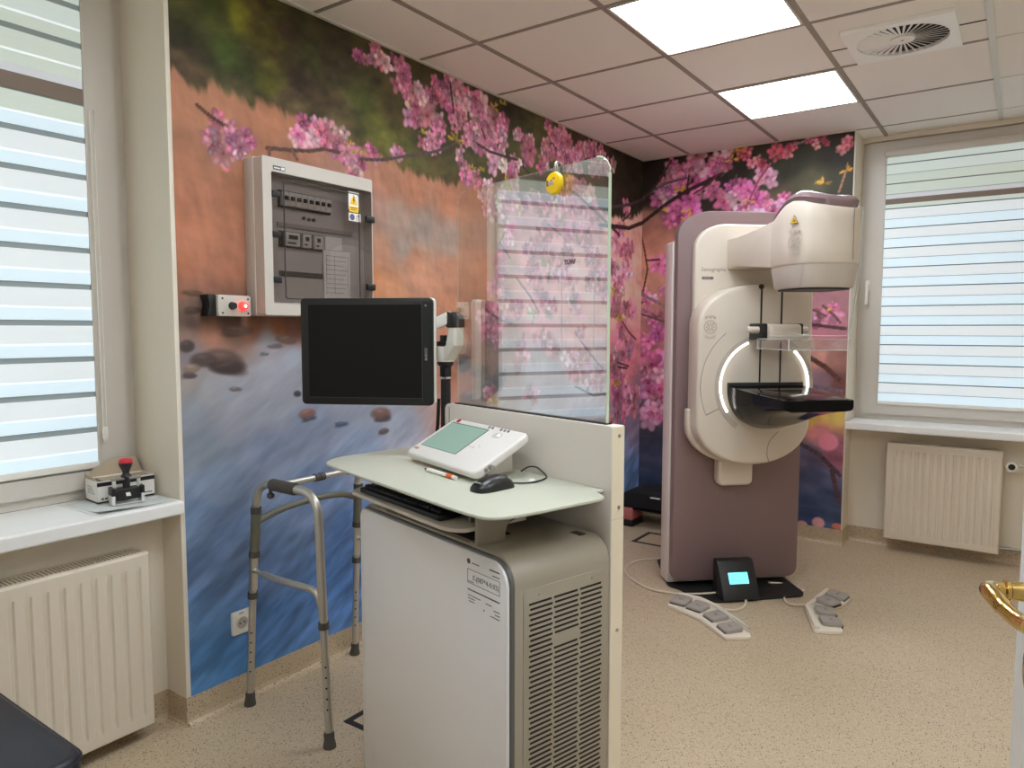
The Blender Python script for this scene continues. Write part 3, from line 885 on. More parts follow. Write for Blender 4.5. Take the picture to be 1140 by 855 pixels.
# upper link from the elbow to the back of the monitor
def arm_local(p):
    q = Vector(p) - Vector((ap.x, ap.y, .55)); return Vector((q.x * math.cos(KA) + q.y * math.sin(KA), -q.x * math.sin(KA) + q.y * math.cos(KA), q.z))
mnorm = Vector((-math.sin(ma), math.cos(ma), 0))
mb = arm_local(mc + mnorm * .112); 
e0 = Vector((.030, -.004, .866))
dv = mb - e0; L_ = dv.length; xx = dv.normalized(); yy = Vector((0, 0, 1)).cross(xx).normalized(); zz = xx.cross(yy)
LM = Matrix(((xx.x, yy.x, zz.x, e0.x), (xx.y, yy.y, zz.y, e0.y), (xx.z, yy.z, zz.z, e0.z), (0, 0, 0, 1)))
bm = B(); prism(bm, [(p, q) for p, q in rrect(-.018, L_ + .018, -.018, .018, .017, 6)], -.021, .021, 'y', .004, mx=LM)
obj('upper_link', bm, M_white, arm)
bm = B()
cyl(bm, LM @ Vector((0, .023, 0)), LM @ Vector((0, -.023, 0)), .0075, n=16); obj('elbow_bolt', bm, M_steel, arm)
bm = B(); tube(bm, smooth_path([(-.010, -.020, .60), (-.018, -.022, .50), (-.030, -.024, .42), (-.028, -.022, .30), (-.034, -.02, .15)]), .006, 8); obj('cable_bundle', bm, M_black, arm)
bm = B(); lathe(bm, [(.023, .473), (.023, .477)], 20, (-.012, -.012, 0)); obj('cable_tie', bm, M_white, arm)
# ------------------------------------------------------------------ mammography machine, front facing local -y
MA = math.radians(43)
MO = Vector((.881, -1.32, 0))
M_mauve = mat('mauve_metallic_lacquer', (128, 105, 104), 0.45, vary=0.03, scale=12, spec=.5)
M_mauvecap = mat('mauve_gloss_cap', (128, 106, 108), 0.25, vary=0.02)
M_mside = mat('light_grey_side', (216, 206, 202), 0.5, vary=0.02)
M_shell = mat('warm_white_shell', (212, 201, 187), 0.35, vary=0.012)
M_shellgrey = mat('grey_white_shell', (188, 178, 167), 0.4, vary=0.012)
M_padrelief = mat('pale_embossing', (176, 165, 153), 0.5)
M_relief = mat('embossed_grey', (140, 130, 122), 0.5)
M_glow = emit('white_light_strip', (255, 252, 248), 3.2)
M_clear = glass('clear_polycarbonate', (0.97, 0.97, 0.97), 1.45, 0.18, .01)
M_clearedge = mat('clear_plastic_edge', (225, 228, 226), 0.2)
mm = thing('mammography_machine', 'tall mauve and white breast x-ray machine with a black tray', 'x-ray machine', tuple(MO), MA)
bm = B(); prism(bm, round_poly([(.02, .46), (-.068, .03), (-.03, -.02), (.02, -.17), (.09, -.235), (.57, -.212), (.60, -.17), (.61, .05), (.61, .46)], .03), 0, .012, 'z', .003)
obj('floor_plate', bm, M_black, mm)
bm = B(); prism(bm, rrect(-.056, .654, .035, 1.99, (.055, .055, (.20, .13), (.20, .13)), 10), 0, .055, 'y', .008, 2)
colf = obj('front_cover', bm, M_mauve, mm, 35)
bm = B(); box(bm, .2985, .3000, -.0004, .001, .04, .70); obj('cover_seam', bm, mat('mauve_seam', (128, 100, 100), .6), colf)
bm = B(); prism(bm, rrect(-.064, .640, .014, 1.84, (.01, .01, .05, .02), 5), .055, .16, 'y', .004); obj('rear_column', bm, M_mside, mm)
bm = B(); prism(bm, rrect(.0, .60, .05, 1.75, .04, 5), .16, .30, 'y', .01); obj('rear_housing', bm, M_mauve, mm)
# upper white plate behind the arm
bm = B(); prism(bm, rrect(.018, .655, 1.235, 1.918, ((.035, .05), .05, (.16, .13), (.17, .13)), 10), -.05, 0, 'y', .014, 3)
up = obj('upper_plate', bm, M_shell, mm, 35)
obj('machine_lettering', text_bm('Senographe', .0285, plane_mx((.052, -.0508, 1.676), (1, 0, 0), (0, 0, 1))), M_relief, up, None)
bm = B(); prism(bm, rrect(.056, .118, 1.634, 1.648, .005, 4), -.0512, -.049, 'y'); obj('name_badge', bm, mat('dark_grey_badge', (110, 100, 98), .4), up)
obj('badge_lettering', text_bm('PRISTINA', .009, plane_mx((.064, -.0514, 1.638), (1, 0, 0), (0, 0, 1))), M_shellgrey, up, None)
# rotating lower body
def disc(u0, u1, z0, z1, rx, rb, rt, n=16): return rrect(u0, u1, z0, z1, ((rx, rb), (rx, rb), (.03, .03), (rx, rt)), n)
bm = B(); prism(bm, disc(-.005, .603, .69, 1.602, .30, .215, .20), -.172, -.03, 'y', .02, 3)
lb = obj('rotating_body', bm, M_shell, mm, 35)
bm = B(); prism(bm, disc(-.020, .612, .680, .985, .30, .20, .02), -.080, -.03, 'y', .012, 3); obj('body_rim', bm, M_shell, mm, 35)
bm = B(); prism(bm, rrect(.162, .352, .562, .74, (.03, .03, .01, .01), 5), -.07, 0, 'y', .015, 3); obj('column_shoe', bm, M_shell, mm, 35)
bm = B()
for k in range(2):
    u = (.315, .330)[0] if k == 0 else .426
def slot(bm, pts, w):
    for i in range(len(pts) - 1):
        (a, za), (b_, zb) = pts[i], pts[i + 1]
        f = [bm.verts.new(p) for p in ((a - w, -.1732, za), (a + w, -.1732, za), (b_ + w, -.1732, zb), (b_ - w, -.1732, zb))]; bm.faces.new(f)
        g = [bm.verts.new(p) for p in ((a - w, -.171, za), (a + w, -.171, za), (b_ + w, -.171, zb), (b_ - w, -.171, zb))]; bm.faces.new(g)
for (u0, u1) in ((.316, .327), (.426, .434)):
    bm = B(); box(bm, -.0045, .0045, -.1735, -.168, 1.055, 1.60, 0, mx=Matrix.Translation(((u0 + u1) / 2, 0, 0)))
    cyl(bm, ((u0 + u1) / 2 - .002, -.1738, 1.592), ((u0 + u1) / 2 - .002, -.168, 1.592), .0135, n=20)
    obj('guide_slot', bm, M_black, lb)
# recessed dish round the light ring
RC = (.347, 1.095)
def arc_band(bm, r0, r1, a0, a1, y0, y1, n=40, c=RC):
    pts = [math.radians(a0 + (a1 - a0) * k / n) for k in range(n + 1)]
    V = []
    for a in pts:
        V.append([bm.verts.new((c[0] + r * math.cos(a), y, c[1] + r * math.sin(a))) for r, y in ((r0, y0), (r1, y0), (r1, y1), (r0, y1))])
    for k in range(n):
        for j in range(4): bm.faces.new((V[k][j], V[k][(j + 1) % 4], V[k + 1][(j + 1) % 4], V[k + 1][j]))
    bm.faces.new(V[0]); bm.faces.new(V[-1][::-1])
bm = B(); arc_band(bm, .236, .262, 100, 235, -.176, -.168); arc_band(bm, .236, .262, -30, 75, -.176, -.168); obj('ring_lip', bm, M_shellgrey, lb)
bm = B(); arc_band(bm, .230, .240, 113, 214, -.1785, -.170); obj('light_strip', bm, M_glow, lb, 28, 'glowing white curved light strip')
bm = B(); arc_band(bm, .230, .240, -16, 48, -.1785, -.170); obj('light_strip', bm, M_glow, lb, 28, 'glowing white curved light strip')
bm = B(); arc_band(bm, .336, .3385, 128, 206, -.1734, -.170); arc_band(bm, .262, .336, 205.2, 206, -.1734, -.170); obj('cover_seam', bm, M_relief, lb)
bm = B(); tube(bm, smooth_path([(.43, -.1722, .86), (.385, -.1722, .81), (.372, -.1722, .75), (.385, -.1722, .70)]), .0016, 6); obj('lower_seam', bm, M_relief, lb)
def pad_icons(name, mx, par):
    """embossed round keypad: cross pad between two curved bars"""
    bm = B()
    def ring(r0, r1, cz=0, a0=0, a1=360, n=36):
        V = []
        for k in range(n + 1):
            a = math.radians(a0 + (a1 - a0) * k / n)
            V.append([bm.verts.new((r * math.cos(a), cz + r * math.sin(a), h)) for r, h in ((r0, 0), (r0, .0016), (r1, .0016), (r1, 0))])
        for k in range(n):
            for j in range(3): bm.faces.new((V[k][j], V[k][j + 1], V[k + 1][j + 1], V[k + 1][j]))
    ring(.030, .0335); ring(.008, .0105)
    for k in range(4):
        a = PI / 4 + k * PI / 2
        prism(bm, rrect(.011, .026, -.003, .003, .002, 2), 0, .0014, 'z', mx=Matrix.Rotation(a, 4, 'Z'))
        a2 = k * PI / 2
        prism(bm, rrect(.015, .022, -.0035, .0035, .002, 2), 0, .0014, 'z', mx=Matrix.Rotation(a2, 4, 'Z'))
    ring(.0335, .036, .017, 40, 140, 16); ring(.052, .054, .004, 55, 125, 16); ring(.0335, .036, -.017, 220, 320, 16); ring(.050, .052, -.006, 235, 305, 16)
    for sx in (-.022, 0, .022): prism(bm, rrect(sx - .004, sx + .004, .042, .050, .002, 2), 0, .0012, 'z')
    bmesh.ops.transform(bm, matrix=mx, verts=bm.verts[:])
    obj(name, bm, M_padrelief, par, None)
pad_icons('embossed_keypad', plane_mx((.055, -.1722, 1.39), (1, 0, 0), (0, 0, 1)), lb)

# arm and tube head
bm = B()
aprof = [(-.03, 1.685), (-.16, 1.69), (-.53, 1.652), (-.53, 1.865), (-.40, 1.852), (-.16, 1.838), (-.03, 1.84)]
prism(bm, aprof, .190, .478, 'x', .01, 2); obj('tube_arm', bm, M_shell, mm, 35)
def head_outline():
    base = [(.478, -.46), (.200, -.46), (.180, -.56), (.182, -.67), (.215, -.755), (.285, -.790), (.40, -.792), (.462, -.765), (.492, -.70), (.492, -.56)]
    return round_poly(base, [.01, .05, .08, .08, .06, .06, .06, .05, .05, .02], 7)
ho = head_outline()
def ztop(u, v):
    t = -v
    ks = [(.40, 1.838), (.50, 1.852), (.55, 1.872), (.60, 1.896), (.64, 1.912), (.69, 1.922), (.74, 1.914), (.80, 1.888)]
    z = ks[0][1]
    for (a, za), (b_, zb) in zip(ks, ks[1:]):
        if a <= t <= b_:
            f = (t - a) / (b_ - a); z = za + (zb - za) * f
    if t > .80: z = ks[-1][1]
    return z - max(0, (u - .28)) * .07
def loft(bm, levels):
    """levels: lists of points of equal length, bottom to top; closed by fans"""
    R = [[bm.verts.new(p) for p in lv] for lv in levels]
    n = len(R[0])
    for a, b_ in zip(R, R[1:]):
        for k in range(n): bm.faces.new((a[k], a[(k + 1) % n], b_[(k + 1) % n], b_[k]))
    for ring, rev in ((R[0], True), (R[-1], False)):
        c = Vector((0, 0, 0))
        for v in ring: c += v.co
        cv = bm.verts.new(c / n)
        for k in range(n): bm.faces.new((ring[k], ring[(k + 1) % n], cv))
def scaled(o, f, c=(.335, -.63)): return [(c[0] + (u - c[0]) * f, c[1] + (v - c[1]) * f) for u, v in o]
bm = B()
lv = [[(u, v, 1.655) for u, v in scaled(ho, .975)], [(u, v, 1.662) for u, v in ho]]
for f in (.35, .75, 1.0): lv.append([(u, v, 1.662 + (ztop(u, v) - .010 - 1.662) * f) for u, v in ho])
lv.append([(u, v, ztop(u0, v0)) for (u, v), (u0, v0) in zip(scaled(ho, .972), ho)])
lv.append([(u, v, ztop(u0, v0) - .006) for (u, v), (u0, v0) in zip(scaled(ho, .93), ho)])
loft(bm, lv); hd = obj('tube_head', bm, M_shell, mm, 50)
bm = B()
ci = scaled(ho, .87, (.37, -.655))
lv = [[(u, v, ztop(u, v) - .012) for u, v in ci]]
for f, dz in ((.94, .030), (.87, .048), (.70, .060), (.4, .063)): lv.append([(u, v, ztop(u0, v0) - .012 + dz) for (u, v), (u0, v0) in zip(scaled(ho, f), ci)])
loft(bm, lv); obj('head_cap', bm, M_mauvecap, mm, 50)
co_ = scaled(ho, .93)
co_ = [(u, v) for u, v in co_]
bm = B(); loft(bm, [[(u, v, 1.556) for u, v in scaled(ho, .86)], [(u, v, 1.566) for u, v in scaled(ho, .89)], [(u, v, 1.648) for u, v in scaled(ho, .965)], [(u, v, 1.656) for u, v in scaled(ho, .965)]]); obj('collimator', bm, M_shellgrey, mm, 50)
bm = B(); loft(bm, [[(u, v, 1.549) for u, v in scaled(ho, .80)], [(u, v, 1.558) for u, v in scaled(ho, .80)]]); obj('collimator_window', bm, M_black, mm)
# head furniture on its rounded left cheek
cheek = plane_mx((.1835, -.655, 1.735), Vector((.06, -1, 0)), (0, 0, 1))
c2 = plane_mx((.199, -.720, 1.735), Vector((.38, -.92, 0)), (0, 0, 1))
pad_icons('embossed_keypad', plane_mx((.1905, -.712, 1.745), Vector((.36, -.93, 0)), (0, 0, 1)), hd)
def tri(bm, s, mx, h): prism(bm, round_poly([(-s / 2, -s * .43), (s / 2, -s * .43), (0, s * .43)], s * .06, 3), 0, h, 'z', mx=mx)
M_warnyellow = mat('warning_yellow', (242, 196, 22), 0.45)
tmx = plane_mx((.1890, -.708, 1.842), Vector((.36, -.93, 0)), (0, 0, 1))
bm = B(); tri(bm, .043, tmx, .0016); wl = obj('warning_label', bm, M_ink, hd, None)
bm = B(); tri(bm, .034, tmx @ Matrix.Translation((0, -.001, .0)), .0021); obj('warning_face', bm, M_warnyellow, wl, None)
bm = B(); cyl(bm, tmx @ Vector((0, -.005, .001)), tmx @ Vector((0, -.005, .0026)), .0034, n=10)
for k in range(3):
    a = PI / 2 + k * 2 * PI / 3
    prism(bm, [(.0045 * math.cos(a - .5), .0045 * math.sin(a - .5)), (.009 * math.cos(a - .5), .009 * math.sin(a - .5)), (.009 * math.cos(a + .5), .009 * math.sin(a + .5)), (.0045 * math.cos(a + .5), .0045 * math.sin(a + .5))], .001, .0026, 'z', mx=tmx @ Matrix.Translation((0, -.005, 0)))
obj('radiation_sign', bm, M_ink, wl, None)
bm = B(); box(bm, .4065, .408, -.7935, -.790, 1.67, 1.895); obj('head_seam', bm, M_relief, hd)
# clear face guard hung on the front of the head
gpts = []
def guard(z, lean): return [(.215, -.772 + lean), (.26, -.802 + lean), (.34, -.812 + lean), (.43, -.805 + lean), (.475, -.79 + lean), (.490, -.768 + lean)]
bm = B()
rows_ = [(1.93, -.012), (1.80, 0), (1.66, .03), (1.52, .07), (1.40, .10), (1.355, .115)]
rows_ = [(z, ln) for z, ln in rows_ if z <= 1.70]
V = [[bm.verts.new((u, v, z)) for u, v in smooth_outline] for z, ln in rows_ for smooth_outline in [guard(z, ln)]]
for a, b_ in zip(V, V[1:]):
    for k in range(len(a) - 1): bm.faces.new((a[k], a[k + 1], b_[k + 1], b_[k]))
bmesh.ops.solidify(bm, geom=bm.faces[:], thickness=.003)
fg = obj('face_guard', bm, M_clear, mm, None, 'clear plastic face guard')
bm = B(); tube(bm, smooth_path([(.470, -.752, 1.895), (.474, -.745, 1.80), (.482, -.730, 1.66), (.488, -.698, 1.52), (.488, -.668, 1.40), (.480, -.662, 1.36)]), .0035, 8); obj('guard_edge', bm, M_clearedge, mm)
bm = B(); tube(bm, smooth_path([(.488, -.665, 1.355), (.43, -.70, 1.352), (.34, -.705, 1.352), (.26, -.69, 1.355), (.222, -.66, 1.36)]), .0016, 8); obj('guard_lower_edge', bm, M_clearedge, mm)

# image receptor: black tray that scoops down to the body
bm = B()
secs = []
for (v, u0, u1, zt, zb, pw) in ((-.172, .150, .548, 1.098, .885, 2.3), (-.24, .150, .545, 1.092, .885, 2.5), (-.34, .155, .535, 1.085, .915, 3.0), (-.46, .162, .522, 1.078, .965, 4), (-.58, .170, .510, 1.074, .997, 5), (-.67, .173, .502, 1.072, 1.016, 7), (-.695, .176, .499, 1.070, 1.020, 8)):
    uc, hw2 = (u0 + u1) / 2, (u1 - u0) / 2
    ring = [(uc - hw2, v, zt), (uc - hw2 * .5, v, zt), (uc, v, zt), (uc + hw2 * .5, v, zt), (uc + hw2, v, zt)]
    n = 22
    for k in range(1, n):
        a = PI * k / n
        x = math.cos(a); y = math.sin(a)
        ring.append((uc + hw2 * math.copysign(abs(x) ** (2 / pw), x), v, zt - (zt - zb) * abs(y) ** (2 / pw)))
    secs.append(ring)
R = [[bm.verts.new(p) for p in s] for s in secs]
nn = len(R[0])
for a, b_ in zip(R, R[1:]):
    for k in range(nn): bm.faces.new((a[k], a[(k + 1) % nn], b_[(k + 1) % nn], b_[k]))
bm.faces.new(R[0]); bm.faces.new(R[-1][::-1])
rc = obj('image_receptor', bm, M_blackgloss, mm, 35, 'glossy black image tray')
bm = B(); prism(bm, rrect(.186, .490, -.688, -.20, .015, 4), 1.070, 1.085, 'z', .003); 
bmesh.ops.transform(bm, matrix=Matrix.Translation((0, -.2, 1.08)) @ Matrix.Rotation(math.radians(2.2), 4, 'X') @ Matrix.Translation((0, .2, -1.08)), verts=bm.verts[:])
bmesh.ops.translate(bm, vec=(0, 0, .006), verts=bm.verts[:])
obj('tray_top', bm, mat('carbon_black_top', (16, 14, 15), .16, vary=.1, spec=.3), rc)
bm = B(); box(bm, .150, .55, -.19, -.165, 1.085, 1.112, .004); obj('tray_back_edge', bm, M_black, rc)
# compression paddle and its holder
bm = B(); box(bm, .275, .44, -.36, -.175, 1.335, 1.405, .018, 3); hold = obj('paddle_holder', bm, M_shell, mm, 35)
for (u0, u1) in ((.244, .276), (.439, .460)):
    bm = B(); box(bm, u0, u1, -.335, -.20, 1.325, 1.408, .008); obj('holder_grip', bm, M_black, hold)
for (u0, u1) in ((.186, .245), (.459, .495)):
    bm = B(); cyl(bm, (u0, -.30, 1.376), (u1, -.30, 1.376), .017, n=18); obj('release_knob', bm, M_shell, hold)
bm = B(); box(bm, .268, .45, -.395, -.34, 1.330, 1.352, .006); obj('holder_clamp', bm, M_shellgrey, hold)
pad_ = B()
pu0, pu1, pv0, pv1, pz0_, pz1_ = .200, .488, -.672, -.385, 1.288, 1.335
box(pad_, pu0, pu1, pv0, pv1, pz0_, pz0_ + .003)
for a in ((pu0, pu0 + .003, pv0, pv1), (pu1 - .003, pu1, pv0, pv1), (pu0, pu1, pv0, pv0 + .003), (pu0, pu1, pv1 - .003, pv1)): box(pad_, *a, pz0_, pz1_)
pdl = obj('compression_paddle', pad_, M_clear, mm, None, 'clear plastic compression paddle')
bm = B(); rr0, rr1 = rrect(pu0 - .004, pu1 + .004, pv0 - .004, pv1 + .004, .006, 3), rrect(pu0 + .001, pu1 - .001, pv0 + .001, pv1 - .001, .004, 3)
ring_prism(bm, rr0, rr1, pz1_ - .002, pz1_); obj('paddle_rim', bm, M_clear, pdl, None)
bm = B()
for (u, v) in ((pu0, pv0), (pu1, pv0), (pu1, pv1), (pu0, pv1)): box(bm, u - .0016, u + .0016, v - .0016, v + .0016, pz0_, pz1_)
for (a, b_) in (((pu0, pv0), (pu1, pv0)), ((pu0, pv1), (pu1, pv1)), ((pu0, pv0), (pu0, pv1)), ((pu1, pv0), (pu1, pv1))):
    for z in (pz0_, pz1_): box(bm, min(a[0], b_[0]) - .001, max(a[0], b_[0]) + .001, min(a[1], b_[1]) - .001, max(a[1], b_[1]) + .001, z - .001, z + .001)
obj('paddle_edges', bm, M_clearedge, pdl, None)
# floor display on the base plate
fd = B()
prism(fd, round_poly([(-.245, .013), (-.10, .013), (-.10, .193), (-.145, .193), (-.158, .180), (-.224, .060)], [.004, .004, .012, .012, .02, .012], 4), .128, .322, 'x', .006)
fdo = obj('floor_display', fd, M_black, mm)
dvec = Vector((0, .066, .120)).normalized()
smx = plane_mx((.172, -.2115, .0865), (1, 0, 0), dvec)
bm = B(); prism(bm, rrect(0, .104, 0, .058, .002, 2), 0, .0022, 'z', mx=smx @ Matrix.Translation((0, 0, -.0005))); obj('lit_screen', bm, emit('cyan_screen', (120, 220, 240), 0.95), fdo, None, 'glowing cyan screen')
bm = B()
for k in range(3): box(bm, .018, .09 - .02 * k, .018 + .012 * k, .0195 + .012 * k, .0015, .0026)
bmesh.ops.transform(bm, matrix=smx @ Matrix.Translation((0, 0, -.0003)), verts=bm.verts[:])
obj('screen_text', bm, mat('faint_screen_print', (150, 214, 226), .5), fdo, None)

# ------------------------------------------------------------------ foot pedals
M_pedal = mat('white_pedal_base', (224, 214, 198), 0.4, vary=.02)
M_pad = mat('grey_pedal_pad', (160, 152, 144), 0.5, vary=.03)
M_cable = mat('ivory_cable', (216, 204, 184), 0.45)
def pedal(label, outline, pads, size, cable, rim):
    cx = sum(p[0] for p in outline) / len(outline); cyy = sum(p[1] for p in outline) / len(outline)
    t = thing('foot_pedal', label, 'foot pedal', (cx, cyy, 0), 0, 'foot pedals on the floor')
    L = lambda p: (p[0] - cx, p[1] - cyy)
    bm = B(); prism(bm, round_poly([L(p) for p in outline], .012, 4), .0, .018, 'z', .004); obj('pedal_base', bm, M_pedal, t)
    bm = B(); prism(bm, round_poly([L(p) for p in rim], .008, 4), .012, .034, 'z', .005); obj('cable_spine', bm, M_pedal, t)
    for (x, y, a) in pads:
        bm = B()
        mx = Matrix.Translation((x - cx, y - cyy, .018)) @ Matrix.Rotation(math.radians(a), 4, 'Z') @ Matrix.Rotation(math.radians(5), 4, 'X')
        prism(bm, rrect(-size[0] / 2, size[0] / 2, -size[1] / 2, size[1] / 2, .014, 5), 0, .020, 'z', .005, mx=mx)
        p = obj('pedal_pad', bm, M_pad, t)
        bm = B(); prism(bm, rrect(-size[0] / 2 + .004, size[0] / 2 - .004, -size[1] / 2 - .0015, -size[1] / 2 + .01, .003, 2), -.001, .010, 'z', mx=mx); obj('pad_gap', bm, M_black, p)
        bm = B(); prism(bm, rrect(-.012, .012, -.006, .006, .004, 3), .0200, .0212, 'z', mx=mx); obj('pad_mark', bm, mat('darker_pad_mark', (140, 132, 126), .5) if 'darker_pad_mark' not in bpy.data.materials else bpy.data.materials['darker_pad_mark'], p)
    bm = B(); tube(bm, smooth_path([(x - cx, y - cyy, z) for x, y, z in cable], 8), .0055, 8); obj('cable', bm, M_cable, t)
    return t
pedal('white four-button foot pedal left of the machine, cable looping behind',
      [(.925, -1.622), (.925, -1.47), (1.04, -1.462), (1.15, -1.515), (1.352, -1.69), (1.385, -1.765), (1.292, -1.838), (1.13, -1.70), (1.05, -1.665)],
      [(.975, -1.562, -4), (1.073, -1.588, -14), (1.186, -1.655, -38), (1.283, -1.745, -42)], (.088, .092),
      [(.586, -.94, .0060), (.495, -1.047, .0060), (.496, -1.205, .0060), (.577, -1.335, .0060), (.736, -1.44, .0060), (.88, -1.448, .012), (1.0, -1.40, .0185), (1.118, -1.29, .0185), (1.20, -1.29, .018), (1.238, -1.38, .0060), (1.22, -1.47, .006), (1.185, -1.535, .022)],
      [(.93, -1.492), (.93, -1.47), (1.04, -1.464), (1.15, -1.517), (1.35, -1.692), (1.372, -1.735), (1.34, -1.715), (1.14, -1.54), (1.04, -1.49)])
pedal('white four-button foot pedal right of the machine, bent like a chevron',
      [(1.525, -.965), (1.655, -.985), (1.645, -1.10), (1.600, -1.215), (1.70, -1.445), (1.708, -1.47), (1.595, -1.527), (1.492, -1.262)],
      [(1.598, -1.035, 82), (1.577, -1.148, 66), (1.592, -1.287, 112), (1.640, -1.405, 114)], (.088, .092),
      [(1.25, -1.02, .0185), (1.322, -.955, .006), (1.425, -.985, .0060), (1.380, -1.04, .0060), (1.362, -1.13, .0060), (1.41, -1.235, .0060), (1.495, -1.25, .022)],
      [(1.528, -.968), (1.552, -.972), (1.518, -1.258), (1.615, -1.505), (1.597, -1.522), (1.494, -1.262)])
# ------------------------------------------------------------------ electric distribution box on the mural wall (front faces +x)
M_boxgrey = mat('light_grey_enclosure', (200, 193, 184), 0.45, vary=.015)
M_smoke = glass('smoked_door', (0.78, 0.755, 0.75), 1.5, 0.02)
M_inner = mat('grey_inner_cover', (178, 172, 168), 0.55, vary=.02)
M_breaker = mat('breaker_grey', (196, 194, 188), .5)
eb = thing('distribution_box', 'pale grey wall-mounted electric box with a smoked see-through door', 'electric box', (0.0005, -3.322, 1.425))
# local: x out of the wall, y along the wall, z up
EW, EH, ED = .53, .565, .105
bm = B(); prism(bm, rrect(0, EW, 0, EH, .008, 5), .0005, .055, 'x', .002); back = obj('rear_case', bm, M_boxgrey, eb)
bm = B()
o_ = rrect(.003, EW - .001, .003, EH - .003, .008, 6); i_ = rrect(.040, EW - .006, .045, EH - .052, .006, 6)
ring_prism(bm, o_, i_, .055, ED); obj('front_frame', bm, M_boxgrey, eb) if False else None
bm.free()
bm = B(); ring_prism(bm, o_, i_, .055, ED, 'x'); obj('front_frame', bm, M_boxgrey, eb)
bm = B(); prism(bm, [(0, .10), (.03, .16), (.03, EH - .1), (0, EH - .05)], .056, .0565, 'x'); bm.free()
bm = B(); box(bm, .050, .058, .04, EW - .012, .045, EH - .052); obj('inner_cover', bm, M_inner, eb)
bm = B(); prism(bm, rrect(.042, EW - .0065, .047, EH - .054, .005, 4), ED - .006, ED + .002, 'x', .0015); dr = obj('smoked_door', bm, M_smoke, eb, None, 'dark see-through door')
bm = B(); o2 = rrect(.088, EW - .075, .062, EH - .072, .012, 5); i2 = rrect(.092, EW - .079, .066, EH - .076, .010, 5)
ring_prism(bm, o2, i2, ED + .002, ED + .004, 'x'); obj('door_moulding', bm, mat('smoked_moulding', (66, 62, 62), .3), dr)
for z in (.435, .292, .130):
    bm = B(); box(bm, ED - .004, ED + .007, .040, .072, z - .011, z + .011, .002); obj('door_hinge', bm, M_black, dr)
for z in (.40, .125):
    bm = B(); box(bm, ED - .002, ED + .010, EW - .042, EW + .004, z - .013, z + .013, .003); obj('door_latch', bm, M_black, dr)
# rows of switchgear behind the door
def row(z0, z1, y0, y1, name='device_row'):
    bm = B(); box(bm, .058, .064, y0, y1, z0, z1, .001); return obj(name, bm, M_dark, eb)
r1 = row(.400, .462, .10, .345)
for k in range(8):
    y = .106 + k * .0285
    bm = B(); box(bm, .064, .082, y, y + .027, .406, .456, .0015); q = obj('circuit_breaker', bm, M_breaker, r1)
    bm = B(); box(bm, .082, .090, y + .006, y + .021, .426, .440, .0015)
    obj('breaker_toggle', bm, M_black, r1)
r2 = row(.255, .315, .10, .30)
for (y0, y1, dk_) in ((.118, .182, 0), (.195, .235, 0), (.25, .29, 1)):
    bm = B(); box(bm, .064, .080, y0, y1, .260, .310, .002); q = obj('relay_module', bm, M_breaker, r2)
    bm = B(); box(bm, .080, .0815, y0 + .012, y1 - .012, .285, .300); box(bm, .080, .0812, y0 + .006, y1 - .02, .268, .274); obj('module_face', bm, M_dark, q, None)
bm = B(); box(bm, .058, .0655, .095, EW - .075, .330, .345); obj('cover_band', bm, mat('mid_grey_band', (140, 134, 132), .5), eb)
r3 = row(.150, .168, .10, .30, 'lower_slot')
for k, (y, z) in enumerate(((.215, .372), (.240, .370), (.262, .371))):
    bm = B(); cyl(bm, (.058, y, z), (.066, y, z), .0065, n=14); obj('pilot_light', bm, mat('dark_pilot', (70, 66, 66), .3) if not k else bpy.data.materials['dark_pilot'], eb)
M_paper = mat('white_paper', (226, 224, 220), .7)
bm = B(); box(bm, .062, .0635, .305, .440, .07, .262); pl_ = obj('circuit_list', bm, M_paper, eb)
bm = B()
for k in range(9): box(bm, .0636, .0642, .318, .43 - (k % 3) * .012, .240 - k * .018, .2415 - k * .018)
for y in (.318, .36, .43): box(bm, .0636, .0642, y, y + .001, .09, .242)
obj('list_ruling', bm, M_ink, pl_, None)
bm = B(); box(bm, .062, .0635, .315, .40, .265, .315); obj('module_label', bm, M_paper, eb)
# stickers on the door
M_label = mat('white_sticker', (236, 234, 228), .5)
M_warn2 = mat('sticker_yellow', (244, 196, 12), .45)
bm = B(); box(bm, ED + .002, ED + .003, .398, .452, .428, .497); st = obj('warning_sticker', bm, M_label, dr)
bm = B(); prism(bm, round_poly([(.404, .447), (.446, .447), (.425, .488)], .003, 3), ED + .003, ED + .0038, 'x'); obj('warning_triangle', bm, M_warn2, st)
bm = B(); box(bm, ED + .003, ED + .0038, .401, .449, .418, .440); obj('yellow_strip', bm, M_warn2, st)
bm = B(); prism(bm, [(.424, .478), (.4295, .478), (.4265, .467), (.431, .467), (.422, .450), (.4245, .462), (.4195, .462)], ED + .0038, ED + .0044, 'x')
for k, z in enumerate((.433, .426)): box(bm, ED + .0038, ED + .0044, .408, .442 - k * .006, z, z + .0025)
obj('sticker_print', bm, M_ink, st, None)
bm = B(); box(bm, ED + .002, ED + .003, .398, .460, .383, .414); s2 = obj('notice_sticker', bm, M_label, dr)
bm = B(); prism(bm, [(.416 + .0125 * math.cos(2 * PI * k / 20), .398 + .0125 * math.sin(2 * PI * k / 20)) for k in range(20)], ED + .003, ED + .0037, 'x'); obj('blue_roundel', bm, mat('sticker_blue', (92, 92, 138), .5), s2)
bm = B()
for k in range(4): box(bm, ED + .003, ED + .0036, .434, .455 - (k % 2) * .006, .406 - k * .006, .4078 - k * .006)
box(bm, ED + .003, ED + .0036, .447, .454, .402, .409); obj('sticker_print', bm, M_ink, s2, None)
bm = B(); box(bm, ED, ED + .001, .048, .100, EH - .045, EH - .030); mp = obj('maker_plate', bm, mat('dark_plate', (96, 96, 100), .4), eb)
